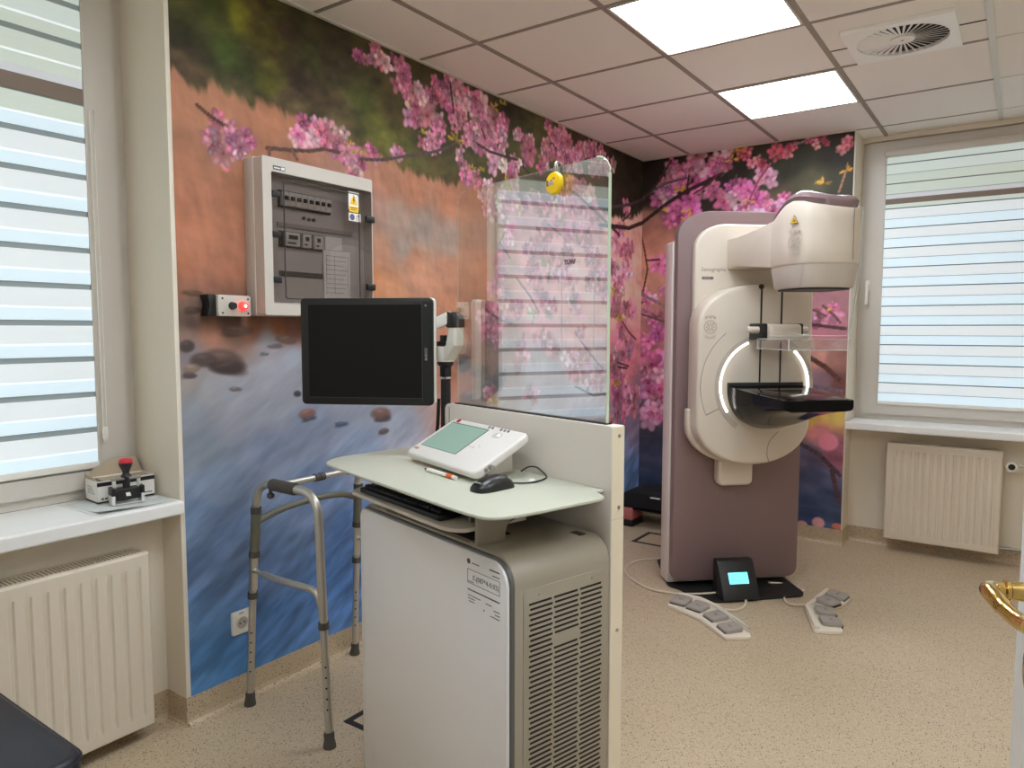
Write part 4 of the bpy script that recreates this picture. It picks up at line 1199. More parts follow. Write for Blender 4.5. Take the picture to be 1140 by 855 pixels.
bm = B(); box(bm, ED + .001, ED + .0016, .052, .078, EH - .040, EH - .036); box(bm, ED + .001, ED + .0016, .082, .097, EH - .042, EH - .033); obj('plate_print', bm, M_label, mp, None)

# push-button box beside it
pb = thing('push_button_box', 'small grey switch box with a glowing red button beside the electric box', 'switch box', (0.0005, -3.482, 1.421))
bm = B(); box(bm, 0, .03, -.002, .135, .0, .075, .004); obj('rear_base', bm, M_black, pb)
bm = B(); prism(bm, rrect(.006, .135, .001, .074, .008, 4), .03, .062, 'x', .003); obj('cover', bm, M_boxgrey, pb)
bm = B(); prism(bm, round_poly([(-.026, .0), (.006, .0), (.006, .075), (-.026, .075), (-.016, .038)], .006, 3), .002, .05, 'x', .002); obj('end_grip', bm, M_black, pb)
for (y, z) in ((.022, .012), (.122, .012), (.022, .062), (.122, .062)):
    bm = B(); cyl(bm, (.060, y, z), (.0635, y, z), .0035, n=12); obj('cover_screw', bm, M_black, pb)
bm = B(); lathe(bm, [(.0135, 0), (.0135, .006), (.011, .010), (.011, .016)], 24, (.062, .058, .037), (1, 0, 0)); obj('dark_button', bm, mat('dark_green_button', (30, 42, 40), .4), pb, 40, 'dark unlit button')
bm = B(); lathe(bm, [(.016, 0), (.016, .006), (.014, .010), (.0135, .018), (.008, .021)], 24, (.062, .098, .037), (1, 0, 0)); obj('lit_button', bm, emit('lit_red_button', (255, 50, 42), 2.6), pb, 40, 'glowing red button')
bm = B(); lathe(bm, [(.006, 0), (.004, .0012)], 16, (.083, .098, .037), (1, 0, 0)); obj('lamp_core', bm, emit('lit_core', (255, 190, 180), 3.0), pb, None)

# wall socket
so = thing('wall_socket', 'square white wall socket low on the blue part of the mural', 'socket', (0.0005, -3.383, .300))
bm = B(); prism(bm, rrect(-.041, .041, -.041, .046, .006, 4), .0, .010, 'x', .002); obj('cover_plate', bm, M_white, so)
bm = B(); ring_prism(bm, [(.026 * math.cos(2 * PI * k / 28), .026 * math.sin(2 * PI * k / 28)) for k in range(28)], [(.0225 * math.cos(2 * PI * k / 28), .0225 * math.sin(2 * PI * k / 28)) for k in range(28)], .010, .0125, 'x'); obj('socket_rim', bm, M_white, so)
bm = B(); cyl(bm, (.010, 0, 0), (.0108, 0, 0), .0225, n=28); obj('socket_well', bm, mat('shaded_white', (176, 170, 160), .5), so)
for (y, z) in ((-.0095, 0), (.0095, 0)):
    bm = B(); cyl(bm, (.0105, y, z), (.0116, y, z), .0032, n=12); obj('pin_hole', bm, M_black, so)
bm = B(); cyl(bm, (.0105, 0, .011), (.020, 0, .011), .0026, n=12); obj('earth_pin', bm, M_steel, so)
obj('circuit_mark', text_bm('230V', .009, plane_mx((.0103, -.012, .034), (0, 1, 0), (0, 0, 1)), bold=.0001), M_ink, so, None)

# ------------------------------------------------------------------ walking frame
M_alu = mat('brushed_aluminium', (204, 201, 194), 0.38, .85, vary=.06, scale=80)
M_greytube = mat('olive_grey_tube', (112, 112, 98), 0.5, .2, vary=.05)
M_rubber = mat('grey_rubber', (78, 74, 70), 0.75, vary=.06)
wk = thing('walking_frame', 'aluminium walking frame with a grey hand grip by the mural wall', 'walking frame', (.27, -3.13, 0))
WO = Vector((.27, -3.13, 0))
def wl_(p): return tuple(Vector(p) - WO)
TR = .0150
for s, y in (('near', -3.392), ('far', -2.87)):
    sg = 1 if s == 'near' else -1
    # bent tube: near-wall leg, top with grip, outer leg
    a_bot, a_top = (.052, y + .006 * sg, .03), (.105, y + .02 * sg, .835)
    b_bot, b_top = (.498, y - .006 * sg, .03), (.430, y + .02 * sg, .835)
    pts = fillet([wl_((.078, y + .012 * sg, .44)), wl_(a_top), wl_(b_top), wl_((.462, y + .008 * sg, .42))], .085, 8)
    bm = B(); tube(bm, pts, TR, 14); obj('bent_frame', bm, M_alu, wk, 40)
    for (tp, bt) in (((.078, y + .012 * sg, .46), a_bot), ((.462, y + .008 * sg, .44), b_bot)):
        bm = B(); cyl(bm, wl_(tp), wl_(bt), .0130, n=16)
        d = Vector(bt) - Vector(tp)
        leg = obj('leg', bm, M_alu, wk)
        f0 = Vector(tp) + d * .10
        bm = B(); cyl(bm, wl_(f0 - d.normalized() * .011), wl_(f0 + d.normalized() * .011), .0180, n=16); obj('leg_collar', bm, M_rubber, leg)
        bm = B(); dn = d.normalized(); lathe(bm, [(.016, 0), (.0172, .006), (.0172, .025), (.0205, .040), (.0212, .052)], 18, wl_(Vector(bt) - dn * .020), tuple(dn)); obj('rubber_foot', bm, M_rubber, leg)
        for k in range(5):
            q = Vector(tp) + d * (.42 + .085 * k)
            bm = B(); e = Vector((1, -1, 0)).normalized(); cyl(bm, wl_(q + e * .0120), wl_(q + e * .0138), .0032, n=10); obj('height_hole', bm, M_dark, leg)
    mid = (Vector(a_top) + Vector(b_top)) / 2 + Vector((.006, 0, 0))
    bm = B(); lathe(bm, [(.019, 0), (.0215, .006), (.0215, .125), (.019, .131)], 22, wl_(mid + Vector((-.085, 0, 0))), (1, 0, 0)); obj('hand_grip', bm, M_rubber, wk)
    # lower side rail with its curved end
    bm = B(); tube(bm, fillet([wl_((.082, y + .012 * sg, .512)), wl_((.20, y + .004 * sg, .508)), wl_((.432, y + .006 * sg, .512)), wl_((.452, y + .01 * sg, .455))], .05, 8), .0115, 12); obj('side_rail', bm, M_alu, wk, 40)
    bm = B(); cyl(bm, wl_((.0995, y + .018 * sg, .742)), wl_((.0985, y + .018 * sg, .72)), .0190, n=16); obj('upper_collar', bm, M_rubber, wk)
    bm = B(); cyl(bm, wl_((.0985, y + .0178 * sg, .72)), wl_((.0875, y + .0155 * sg, .575)), .0172, n=16); obj('leg_sleeve', bm, M_greytube, wk)
    bm = B(); cyl(bm, wl_((.0875, y + .0155 * sg, .582)), wl_((.0862, y + .015 * sg, .56)), .0190, n=16); obj('lower_collar', bm, M_rubber, wk)
bm = B(); tube(bm, smooth_path([wl_((.098, -3.372, .69)), wl_((.108, -3.33, .705)), wl_((.115, -3.25, .722)), wl_((.115, -3.13, .728)), wl_((.115, -3.0, .722)), wl_((.105, -2.93, .70)), wl_((.098, -2.888, .69))], 6), .0125, 12); obj('cross_rail', bm, M_greytube, wk, 40)
bm = B(); cyl(bm, wl_((.245, -3.375, .842)), wl_((.245, -2.888, .842)), .0110, n=14); obj('fold_bar', bm, M_alu, wk)
for y in (-3.21, -3.05):
    bm = B(); cyl(bm, wl_((.245, y - .022, .842)), wl_((.245, y - .004, .842)), .0145, n=16); cyl(bm, wl_((.245, y + .002, .842)), wl_((.245, y + .022, .842)), .0145, n=16); cyl(bm, wl_((.245, y - .005, .842)), wl_((.245, y + .003, .842)), .012, n=16); obj('bar_clamp', bm, M_rubber, wk)
bm = B(); cyl(bm, wl_((.185, -3.374, .835)), wl_((.185, -3.374, .800)), .006, n=12); lathe(bm, [(.006, 0), (.013, .006), (.013, .016), (.006, .022)], 16, wl_((.185, -3.374, .785))); obj('fold_button', bm, M_rubber, wk)

# ------------------------------------------------------------------ padded stool corner in the foreground
M_navy = mat('dark_navy_vinyl', (30, 30, 40), 0.42, vary=.06, scale=90, bump=.08)
stl = thing('padded_stool', 'dark navy padded stool seat in the bottom left corner', 'stool', (.50, -4.52, 0))
bm = B(); prism(bm, rrect(-.27, .27, -.27, .265, .055, 6), .435, .50, 'z', .018, 4); st_ = obj('seat', bm, M_navy, stl, 40)
o_ = rrect(-.2705, .2705, -.2705, .2655, .055, 6)
bm = B(); tube(bm, [Vector((x, y, .486)) for x, y in o_ + o_[:1]], .0035, 8, False); obj('piping', bm, M_navy, st_, 40)
bm = B(); prism(bm, rrect(-.24, .24, -.24, .235, .03, 4), .415, .436, 'z', .003); obj('seat_board', bm, M_black, stl)
for sx in (-1, 1):
    for sy in (-1, 1):
        bm = B(); cyl(bm, (sx * .19, sy * .19, .418), (sx * .215, sy * .215, .012), .0125, n=16); lg = obj('leg', bm, M_chrome, stl)
        bm = B(); cyl(bm, (sx * .2145, sy * .2145, .02), (sx * .2155, sy * .2155, 0), .017, n=16); obj('foot_cap', bm, M_black, lg)

# ------------------------------------------------------------------ black bag in the far corner
bg_ = thing('equipment_case', 'low black case with a pink end block, in the far corner behind the machine', 'case', (.24, -.235, 0))
bm = B()
prism(bm, round_poly([(-.215, .115), (.26, .115), (.26, .235), (.10, .262), (-.13, .262), (-.20, .225)], [.02, .02, .03, .08, .05, .04], 6), -.14, .15, 'y', .025, 3)
obj('case_body', bm, mat('black_case_fabric', (14, 14, 16), .8, vary=.2, bump=.2), bg_, 40)
bm = B(); box(bm, -.21, -.105, -.145, .02, .045, .135, .008); obj('end_block', bm, mat('dusty_pink_block', (196, 112, 108), .5), bg_, 28, 'dusty pink block')
bm = B(); box(bm, -.215, -.10, -.15, .03, 0, .045, .006); obj('left_foot', bm, M_black, bg_)
bm = B(); box(bm, .14, .25, -.15, .03, 0, .115, .006); obj('right_foot', bm, M_black, bg_)
bm = B(); box(bm, .03, .10, -.155, -.135, .222, .230, .002); obj('white_tag', bm, M_paper, bg_)

# ------------------------------------------------------------------ black outlines painted on the floor
M_tape = mat('black_floor_tape', (30, 28, 28), .6)
def floor_frame(label, x0, x1, y0, y1, w):
    t = thing('floor_marking', label, 'floor marking', ((x0 + x1) / 2, (y0 + y1) / 2, 0))
    a, b_ = (x1 - x0) / 2, (y1 - y0) / 2
    bm = B(); ring_prism(bm, rrect(-a, a, -b_, b_, .0008, 1), rrect(-a + w, a - w, -b_ + w, b_ - w, .0008, 1), .0002, .0014); obj('taped_outline', bm, M_tape, t, None)
floor_frame('black taped rectangle on the floor, its corner showing left of the console', .417, .80, -3.268, -2.93, .024)
floor_frame('black taped rectangle on the floor left of the tall machine', .282, .62, -.70, -.43, .026)

# ------------------------------------------------------------------ things on the left window sill
sh = thing('paper_sheet', 'white paper sheets lying flat on the left window sill', 'paper', (-.13, -3.72, .8002))
def sheet(bm, pts, z0, z1, curl=0):
    """a four-cornered sheet with one corner lifting"""
    n = 10
    (ax, ay), (bx, by), (cx, cy_), (dx, dy) = pts
    L = []
    for zz in (z0, z1):
        V = []
        for i in range(n + 1):
            r = []
            for j in range(n + 1):
                s, t = i / n, j / n
                x = (ax * (1 - s) + bx * s) * (1 - t) + (dx * (1 - s) + cx * s) * t
                y = (ay * (1 - s) + by * s) * (1 - t) + (dy * (1 - s) + cy_ * s) * t
                r.append(bm.verts.new((x, y, zz + curl * max(0, (s - .6)) ** 2 * max(0, .7 - t))))
            V.append(r)
        for i in range(n):
            for j in range(n): bm.faces.new((V[i][j], V[i + 1][j], V[i + 1][j + 1], V[i][j + 1]))
        L.append(V)
    a, b_ = L
    for k in range(n):
        for p, q in (((0, k), (0, k + 1)), ((n, k), (n, k + 1)), ((k, 0), (k + 1, 0)), ((k, n), (k + 1, n))):
            bm.faces.new((a[p[0]][p[1]], a[q[0]][q[1]], b_[q[0]][q[1]], b_[p[0]][p[1]]))
bm = B(); sheet(bm, [(-.10, -.145), (.135, -.135), (.135, .112), (-.10, .112)], .0012, .0018, .10); obj('upper_sheet', bm, mat('bluish_paper', (206, 210, 208), .6), sh, None)
bm = B(); sheet(bm, [(-.13, -.16), (.10, -.15), (.128, .105), (-.12, .10)], .0004, .0010); obj('lower_sheet', bm, M_paper, sh, None)
cb = thing('open_box', 'small white cardboard box with an open flap on the left window sill', 'box', (-.185, -3.705, .803), math.radians(-5))
# local: long side along y
M_card = mat('white_carton', (238, 234, 228), .6, vary=.02); M_kraft = mat('grey_board_inside', (176, 160, 138), .8, vary=.05)
bx, by, bz = .050, .092, .074
bm = B()
for (x0, x1, y0, y1) in ((-bx, -bx + .0015, -by, by), (bx - .0015, bx, -by, by), (-bx, bx, -by, -by + .0015), (-bx, bx, by - .0015, by)): box(bm, x0, x1, y0, y1, .0005, bz)
box(bm, -bx, bx, -by, by, .0002, .002)
cbx = obj('carton', bm, M_card, cb, None)
bm = B(); box(bm, -bx + .002, bx - .002, -by + .03, by - .002, bz - .006, bz - .0045); obj('inner_board', bm, M_kraft, cb, None)
bm = B(); prism(bm, [(-by, 0), (by, 0), (by - .012, .052), (.02, .06), (-by + .03, .030)], -.0008, .0008, 'x', mx=Matrix.Translation((-bx + .001, 0, bz)) @ Matrix.Rotation(math.radians(-18), 4, 'Y')); obj('back_flap', bm, M_kraft, cb, None)
bm = B(); prism(bm, [(-bx, 0), (bx, 0), (bx - .018, .012), (-bx + .012, .022)], -.0006, .0006, 'y', mx=Matrix.Translation((0, -by + .001, bz)) @ Matrix.Rotation(math.radians(20), 4, 'X')); obj('side_flap', bm, M_kraft, cb, None)
bm = B(); box(bm, bx, bx + .0008, -by, by, bz - .017, bz - .004); box(bm, bx, bx + .0008, -by, by, 0.001, .006); box(bm, -bx, bx, -by - .0008, -by, .001, .006)
obj('black_band', bm, M_black, cb, None)
bm = B()
for k in range(5): box(bm, bx + .0002, bx + .0009, -by + .012 + k * .011, -by + .019 + k * .011, .012, .018)
box(bm, bx + .0002, bx + .0009, .05, .082, .014, .017)
obj('printed_text', bm, M_ink, cb, None)
bm = B()
for k in range(4): box(bm, -bx + .02, bx - .02 - k * .008, -by - .0009, -by - .0002, .03 + k * .007, .0315 + k * .007)
obj('end_text', bm, M_ink, cb, None)
sp_ = thing('ink_stamp', 'black office stamp with a red-topped handle standing before the open box', 'stamp', (-.085, -3.735, .8045), math.radians(-12))
M_zinc = mat('polished_zinc', (232, 232, 230), .35, .5)
M_blk2 = mat('stamp_black', (26, 25, 26), .4)
bm = B()
for sy in (-1, 1): box(bm, -.022, .022, sy * .044 - .005, sy * .044 + .005, 0, .030, .002)
box(bm, -.020, .020, -.044, .044, 0, .003, .001)
obj('steel_frame', bm, M_zinc, sp_)
bm = B()
box(bm, -.020, .020, -.038, .038, .016, .052, .004); box(bm, -.022, .022, -.05, -.036, .030, .056, .003); box(bm, -.022, .022, .036, .05, .030, .056, .003)
sb = obj('stamp_body', bm, M_blk2, sp_)
bm = B(); prism(bm, round_poly([(-.006, .026), (.008, .026), (.005, .038), (-.008, .038)], .001), .0195, .0206, 'x'); obj('white_logo', bm, M_label, sb, None)
for sy in (-1, 1):
    bm = B(); box(bm, -.006, .006, sy * .037 - .005, sy * .037 + .005, .05, .086, .002); obj('slide_post', bm, M_zinc, sp_)
bm = B(); box(bm, -.008, .008, -.044, .044, .078, .086, .002); obj('cross_plate', bm, M_steel, sp_)
bm = B(); lathe(bm, [(.011, .05), (.011, .084), (.017, .088), (.010, .100), (.012, .108), (.019, .122), (.0215, .132), (.0205, .138)], 28); obj('handle', bm, M_blk2, sp_, 45)
bm = B(); lathe(bm, [(.0212, .134), (.0212, .141), (.018, .146), (.008, .149), (.0, .1495)], 28); obj('handle_top', bm, M_red, sp_, 45, 'bright red cap')
# ------------------------------------------------------------------ blossom mural printed on the two walls
# motif positions are metres on the wall: (along the wall, height, ...) with print colours, lightened towards the dim far corner
MA_HILL=[(-3.56,2.421,62,52,38),(-3.414,2.457,50,46,30),(-3.308,2.478,92,88,34),(-3.516,2.35,48,36,32),(-3.384,2.332,60,66,38),(-3.196,2.453,84,80,30),(-3.115,2.511,58,48,34),(-3.034,2.438,66,62,40),(-3.551,2.253,74,58,54),(-3.455,2.221,76,60,54),(-3.313,2.322,60,64,36),(-3.201,2.307,86,88,34),(-3.037,2.302,72,58,48),(-3.352,2.219,86,70,64),(-2.853,2.457,58,54,38),(-2.757,2.376,62,62,36),(-2.656,2.252,76,66,40),(-2.857,2.242,94,74,66),(-2.545,2.354,64,58,36),(-2.95,2.273,66,50,44),(-2.603,2.206,84,72,48),(-2.308,2.247,66,56,44),(-2.177,2.317,60,54,42),(-2.038,2.39,60,54,40),(-2.246,2.113,72,64,42),(-3.123,2.213,92,74,66),(-1.733,2.552,58,50,40),(-1.383,2.488,64,56,42),(-1.428,2.278,70,62,44),(-0.748,2.455,70,50,50),(-0.366,2.405,40,34,28),(-0.151,2.252,46,38,32),(-3.548,2.34,56,46,40),(-3.232,2.536,80,70,40),(-3.468,2.321,52,42,36)]
MA_REST=[(-3.556,2.107,178,123,95),(-3.459,2.101,178,125,97),(-3.206,2.128,172,117,89),(-3.546,1.934,174,117,91),(-3.394,1.993,178,125,97),(-3.536,1.758,172,113,87),(-3.434,1.833,176,119,93),(-3.491,1.643,174,117,91),(-3.407,1.587,176,119,95),(-3.559,1.577,164,107,81),(-3.479,1.521,158,107,87),(-2.713,1.976,176,123,103),(-2.606,2.032,182,127,101),(-2.434,2.02,184,125,97),(-2.18,2.017,182,123,95),(-1.892,2.059,178,121,93),(-2.715,1.92,170,129,117),(-2.553,1.864,164,140,126),(-2.376,1.844,160,142,132),(-2.182,1.801,164,142,130),(-1.892,1.852,168,137,123),(-2.662,1.889,168,133,119),(-2.497,1.75,162,142,132),(-2.665,1.715,182,133,109),(-2.438,1.694,184,133,107),(-2.183,1.67,186,133,109),(-1.893,1.69,182,131,107),(-2.721,1.595,184,123,83),(-2.614,1.562,188,133,101),(-2.379,1.573,190,137,111),(-2.184,1.495,182,127,101),(-1.893,1.503,178,125,101),(-2.116,1.385,182,129,107),(-1.971,1.293,156,113,103),(-1.815,1.218,140,112,104),(-2.187,1.141,158,109,87),(-2.082,1.09,170,121,103),(-1.895,1.078,126,108,104),(-1.774,0.997,150,130,130),(-2.154,1.027,166,121,109),(-3.561,1.517,146,101,83),(-3.53,1.458,120,96,86),(-3.548,1.412,104,84,76),(-3.48,1.475,124,96,84),(-3.566,1.351,140,116,106),(-3.467,1.366,158,111,93),(-3.378,1.391,104,80,68),(-3.304,1.392,130,87,67),(-3.187,1.382,138,89,69),(-3.125,1.382,118,81,69),(-3.552,1.29,116,108,112),(-3.539,1.198,142,134,132),(-3.49,1.179,140,140,146),(-3.386,1.14,140,142,152),(-3.232,1.197,140,142,152),(-3.228,1.332,136,136,144),(-3.128,1.261,134,138,150),(-3.543,1.09,128,132,142),(-3.236,1.061,136,140,152),(-2.784,0.999,132,138,154),(-2.509,0.951,136,142,158),(-3.07,0.973,120,130,152),(-3.531,0.964,114,122,134),(-3.24,0.924,114,124,146),(-2.786,0.902,116,128,152),(-3.467,0.827,100,112,132),(-3.032,0.713,92,108,138),(-3.539,0.713,84,100,124),(-3.402,0.616,78,94,120),(-3.512,0.514,68,84,110),(-3.253,0.441,72,92,126),(-2.845,0.483,70,96,138),(-3.55,0.396,64,88,118),(-3.258,0.266,62,92,132),(-2.948,0.316,64,94,138),(-3.557,0.204,58,90,126),(-3.417,0.15,58,92,130),(-0.315,0.528,102,105,133),(-0.165,0.309,80,99,133),(-0.103,0.699,114,102,120),(-0.835,0.717,127,127,155),(-1.372,0.885,153,146,160),(-1.563,2.058,203,152,163),(-1.184,2.11,224,165,178),(-0.741,2.114,218,160,169),(-1.378,1.725,231,166,173),(-0.853,1.76,245,185,182),(-1.375,1.413,227,162,171),(-0.846,1.359,245,176,173),(-1.374,1.15,177,165,177),(-0.841,1.069,183,175,189),(-0.344,1.608,245,193,172),(-0.356,2.04,245,181,165),(-0.333,1.169,241,141,153),(-2.319,1.234,176,125,107),(-2.779,1.249,150,130,130),(-2.385,1.066,150,134,136),(-3.221,1.6,176,121,95),(-3.108,1.19,136,138,148)]  # far-end colours raised to offset the weak light in the corner
MA_EDGE=[(-3.587,2.197),(-3.505,2.193),(-3.422,2.197),(-3.346,2.196),(-3.289,2.16),(-3.235,2.192),(-3.164,2.203),(-3.083,2.176),(-2.952,2.15),(-2.762,2.125),(-2.604,2.125),(-2.463,2.104),(-2.31,2.098),(-2.179,2.086),(-2.004,2.141),(-1.853,2.134),(-1.607,2.125),(-1.284,2.123),(-0.742,2.142),(-0.221,2.18),(-0.031,2.217)]
MA_STONE=[(-3.425,1.271,0.095,0.044,96,78,74),(-3.5,1.273,0.057,0.028,84,72,70),(-3.404,1.241,0.086,0.029,72,60,58),(-3.558,1.321,0.032,0.024,76,66,64),(-3.544,1.244,0.036,0.018,136,116,106),(-3.552,1.22,0.032,0.012,84,74,74),(-3.378,1.162,0.03,0.01,116,106,104),(-3.364,1.372,0.073,0.022,96,76,68),(-3.155,1.338,0.054,0.017,124,106,100),(-3.253,1.285,0.024,0.007,104,104,112),(-3.205,1.314,0.04,0.01,112,106,110),(-3.06,1.044,0.048,0.022,136,100,94),(-3.052,1.022,0.044,0.011,84,80,92),(-2.885,0.982,0.044,0.012,76,88,112),(-2.656,1.006,0.071,0.032,116,92,86),(-2.646,0.981,0.06,0.016,84,74,76),(-2.641,0.924,0.038,0.016,96,82,84),(-3.106,1.126,0.021,0.014,60,60,66),(-2.074,1.208,0.065,0.05,96,92,94),(-1.948,1.166,0.076,0.038,112,104,104),(-1.871,1.076,0.119,0.062,104,98,102),(-2.009,1.039,0.105,0.038,140,126,124),(-1.766,1.119,0.066,0.058,96,88,92),(-3.531,1.442,0.039,0.015,84,66,58),(-3.464,1.46,0.028,0.01,150,120,104),(-3.532,1.5,0.045,0.012,104,76,62),(-1.733,1.313,0.1,0.058,150,130,124)]
MA_BRANCH=[([(-3.494,2.131),(-3.452,2.109),(-3.378,2.08)],0.004,92,62,48),([(-3.22,2.044),(-3.127,2.056),(-3.021,2.073),(-2.954,2.094),(-2.836,2.095)],0.004,90,66,60),([(-2.762,2.091),(-2.632,2.112),(-2.491,2.154),(-2.309,2.206),(-2.178,2.257),(-2.116,2.3)],0.009,92,72,70),([(-3.208,2.043),(-3.213,2.003)],0.002,120,80,70),([(-3.107,2.056),(-3.082,2.027)],0.002,120,80,70),([(-1.981,2.323),(-1.853,2.3),(-1.607,2.305),(-1.456,2.243)],0.014,72,52,52),([(-2.169,2.564),(-2.149,2.459),(-2.136,2.36)],0.005,72,48,50),([(-2.217,2.392),(-2.177,2.317),(-2.137,2.3)],0.005,80,60,44),([(-1.951,2.455),(-1.891,2.356)],0.006,84,52,56),([(-1.716,1.904),(-1.766,1.841),(-1.666,1.764)],0.005,84,60,50),([(-1.456,2.243),(-0.973,2.222),(-0.681,2.133),(-0.356,2.028)],0.021,74,52,56),([(-1.605,1.66),(-1.47,1.566),(-1.376,1.476)],0.007,96,70,74),([(-0.96,1.36),(-0.785,1.231),(-0.571,1.104)],0.013,84,66,74),([(-1.893,1.48),(-1.766,1.429),(-1.648,1.411)],0.006,84,54,60),([(-1.283,1.993),(-1.13,1.946)],0.007,100,70,74),([(-0.643,2.068),(-0.218,2.093),(0.001,2.156)],0.028,58,40,40),([(-0.645,2.172),(-0.223,2.254),(-0.004,2.323)],0.022,84,68,70),([(-0.317,2.131),(-0.019,2.296)],0.012,64,46,46),([(-0.415,1.159),(-0.189,1.112)],0.012,74,50,52),([(-0.369,1.483),(-0.196,1.358),(-0.077,1.305)],0.009,80,50,56),([(-0.467,1.124),(-0.218,1.101)],0.01,60,40,44),([(-0.955,1.018),(-0.719,0.943),(-0.516,0.941)],0.01,90,80,90)]
MA_BLOOM=[(-3.393,2.031,0.088,0.061),(-3.442,2.014,0.03,0.025),(-3.391,2.092,0.042,0.021),(-3.337,2.023,0.044,0.025),(-3.299,2.056,0.033,0.02),(-3.001,2.174,0.08,0.045),(-3.037,2.125,0.079,0.034),(-2.953,2.132,0.046,0.036),(-2.859,2.17,0.033,0.025),(-2.836,2.11,0.063,0.04),(-2.773,2.071,0.066,0.045),(-2.706,2.121,0.047,0.034),(-2.794,2.019,0.03,0.022),(-2.744,2.525,0.061,0.029),(-2.672,2.554,0.058,0.034),(-2.608,2.536,0.048,0.03),(-2.519,2.562,0.046,0.027),(-2.526,2.475,0.068,0.047),(-2.474,2.521,0.046,0.048),(-2.458,2.423,0.065,0.048),(-2.424,2.36,0.072,0.048),(-2.392,2.455,0.048,0.044),(-2.356,2.461,0.03,0.053),(-2.294,2.382,0.064,0.058),(-2.263,2.332,0.052,0.034),(-2.195,2.582,0.054,0.042),(-2.189,2.483,0.067,0.059),(-2.073,2.521,0.056,0.06),(-2.081,2.398,0.07,0.043),(-2.024,2.358,0.087,0.044),(-1.966,2.433,0.059,0.054),(-1.852,2.478,0.086,0.073),(-1.883,2.353,0.092,0.046),(-1.749,2.418,0.073,0.065),(-2.548,2.155,0.04,0.023),(-2.352,2.238,0.056,0.033),(-2.283,2.277,0.045,0.037),(-2.103,2.237,0.042,0.034),(-2.075,2.182,0.028,0.044),(-2.025,2.137,0.051,0.04),(-1.937,2.143,0.053,0.036),(-2.121,2.543,0.055,0.06),(-1.966,2.362,0.089,0.062),(-1.852,2.423,0.078,0.073),(-1.717,2.425,0.082,0.052),(-1.599,2.451,0.043,0.038),(-1.502,2.423,0.053,0.049),(-1.493,2.316,0.081,0.079),(-1.616,2.284,0.06,0.048),(-1.178,2.542,0.112,0.052),(-1.021,2.512,0.14,0.069),(-0.843,2.515,0.138,0.061),(-0.677,2.514,0.121,0.051),(-1.268,2.548,0.069,0.036),(-0.976,2.401,0.132,0.054),(-0.724,2.425,0.096,0.051),(-0.974,2.271,0.11,0.06),(-0.838,2.259,0.092,0.05),(-0.552,2.491,0.102,0.052),(-1.733,1.701,0.083,0.057),(-1.766,1.593,0.09,0.057),(-1.831,1.457,0.104,0.057),(-1.699,1.518,0.068,0.078),(-1.854,1.4,0.087,0.057),(-1.708,1.784,0.058,0.048),(-1.766,1.983,0.057,0.094),(-1.683,1.888,0.051,0.058),(-0.354,1.979,0.11,0.079),(-0.213,1.917,0.1,0.063),(-0.417,1.79,0.08,0.086),(-0.437,1.512,0.08,0.099),(-0.324,1.345,0.097,0.101),(-0.401,1.171,0.068,0.088),(-0.298,0.912,0.127,0.115),(-0.149,0.77,0.104,0.079),(-0.39,0.742,0.082,0.076),(-0.237,2.252,0.056,0.062),(-1.855,1.027,0.064,0.039),(-1.467,0.999,0.093,0.042),(-2.274,2.503,0.057,0.042),(-1.965,2.504,0.059,0.053),(-2.143,2.418,0.061,0.043),(-1.774,2.32,0.073,0.037),(-1.382,2.347,0.075,0.05),(-1.287,2.431,0.098,0.052),(-1.105,2.399,0.126,0.053),(-1.65,2.191,0.068,0.048),(-1.892,2.082,0.061,0.041),(-1.607,2.062,0.087,0.049),(-1.381,2.124,0.114,0.046),(-1.132,2.117,0.125,0.048),(-0.802,2.191,0.117,0.051),(-1.733,1.459,0.075,0.048),(-1.799,1.338,0.065,0.043),(-0.357,2.071,0.082,0.049),(-0.238,1.802,0.085,0.062),(-0.346,1.67,0.082,0.062),(-0.201,1.518,0.086,0.064),(-0.251,1.262,0.114,0.077),(-0.356,1.012,0.111,0.076),(-0.124,0.9,0.119,0.08),(-1.393,1.57,0.075,0.057),(-0.996,2.138,0.066,0.067),(-1.375,1.905,0.105,0.053),(-0.741,1.677,0.111,0.051),(-0.972,1.205,0.096,0.067),(-0.944,2.147,0.109,0.06),(-1.335,2.128,0.1,0.053),(-0.874,1.189,0.111,0.072),(-1.233,1.288,0.084,0.068),(-0.698,2.14,0.081,0.052),(-0.579,1.736,0.116,0.056),(-1.12,1.76,0.082,0.059),(-1.028,1.164,0.103,0.071),(-0.704,1.043,0.115,0.053),(-0.699,1.076,0.13,0.065),(-0.893,1.982,0.115,0.06),(-1.351,2.091,0.099,0.066),(-1.533,1.293,0.073,0.044),(-1.336,1.325,0.101,0.043),(-1.009,2.159,0.104,0.052),(-0.673,1.055,0.107,0.079),(-1.327,2.08,0.087,0.042),(-1.433,1.714,0.085,0.044),(-1.575,1.223,0.068,0.065),(-0.669,1.802,0.102,0.062),(-0.966,1.526,0.098,0.062),(-0.61,1.646,0.103,0.069),(-1.395,1.832,0.103,0.054),(-1.081,2.187,0.085,0.058),(-1.596,1.488,0.081,0.041),(-0.987,1.676,0.103,0.054),(-0.891,1.358,0.07,0.048),(-0.923,1.089,0.083,0.059),(-1.028,1.842,0.085,0.052),(-1.262,1.518,0.075,0.052),(-0.828,2.206,0.103,0.065),(-1.325,1.923,0.097,0.048),(-1.442,1.685,0.088,0.043),(-1.312,1.803,0.099,0.053),(-0.725,2.05,0.092,0.065),(-0.682,1.711,0.088,0.05),(-1.099,1.983,0.106,0.066),(-1.447,1.851,0.093,0.057),(-0.781,1.833,0.079,0.054),(-0.798,1.92,0.091,0.057),(-1.212,1.727,0.108,0.047)]
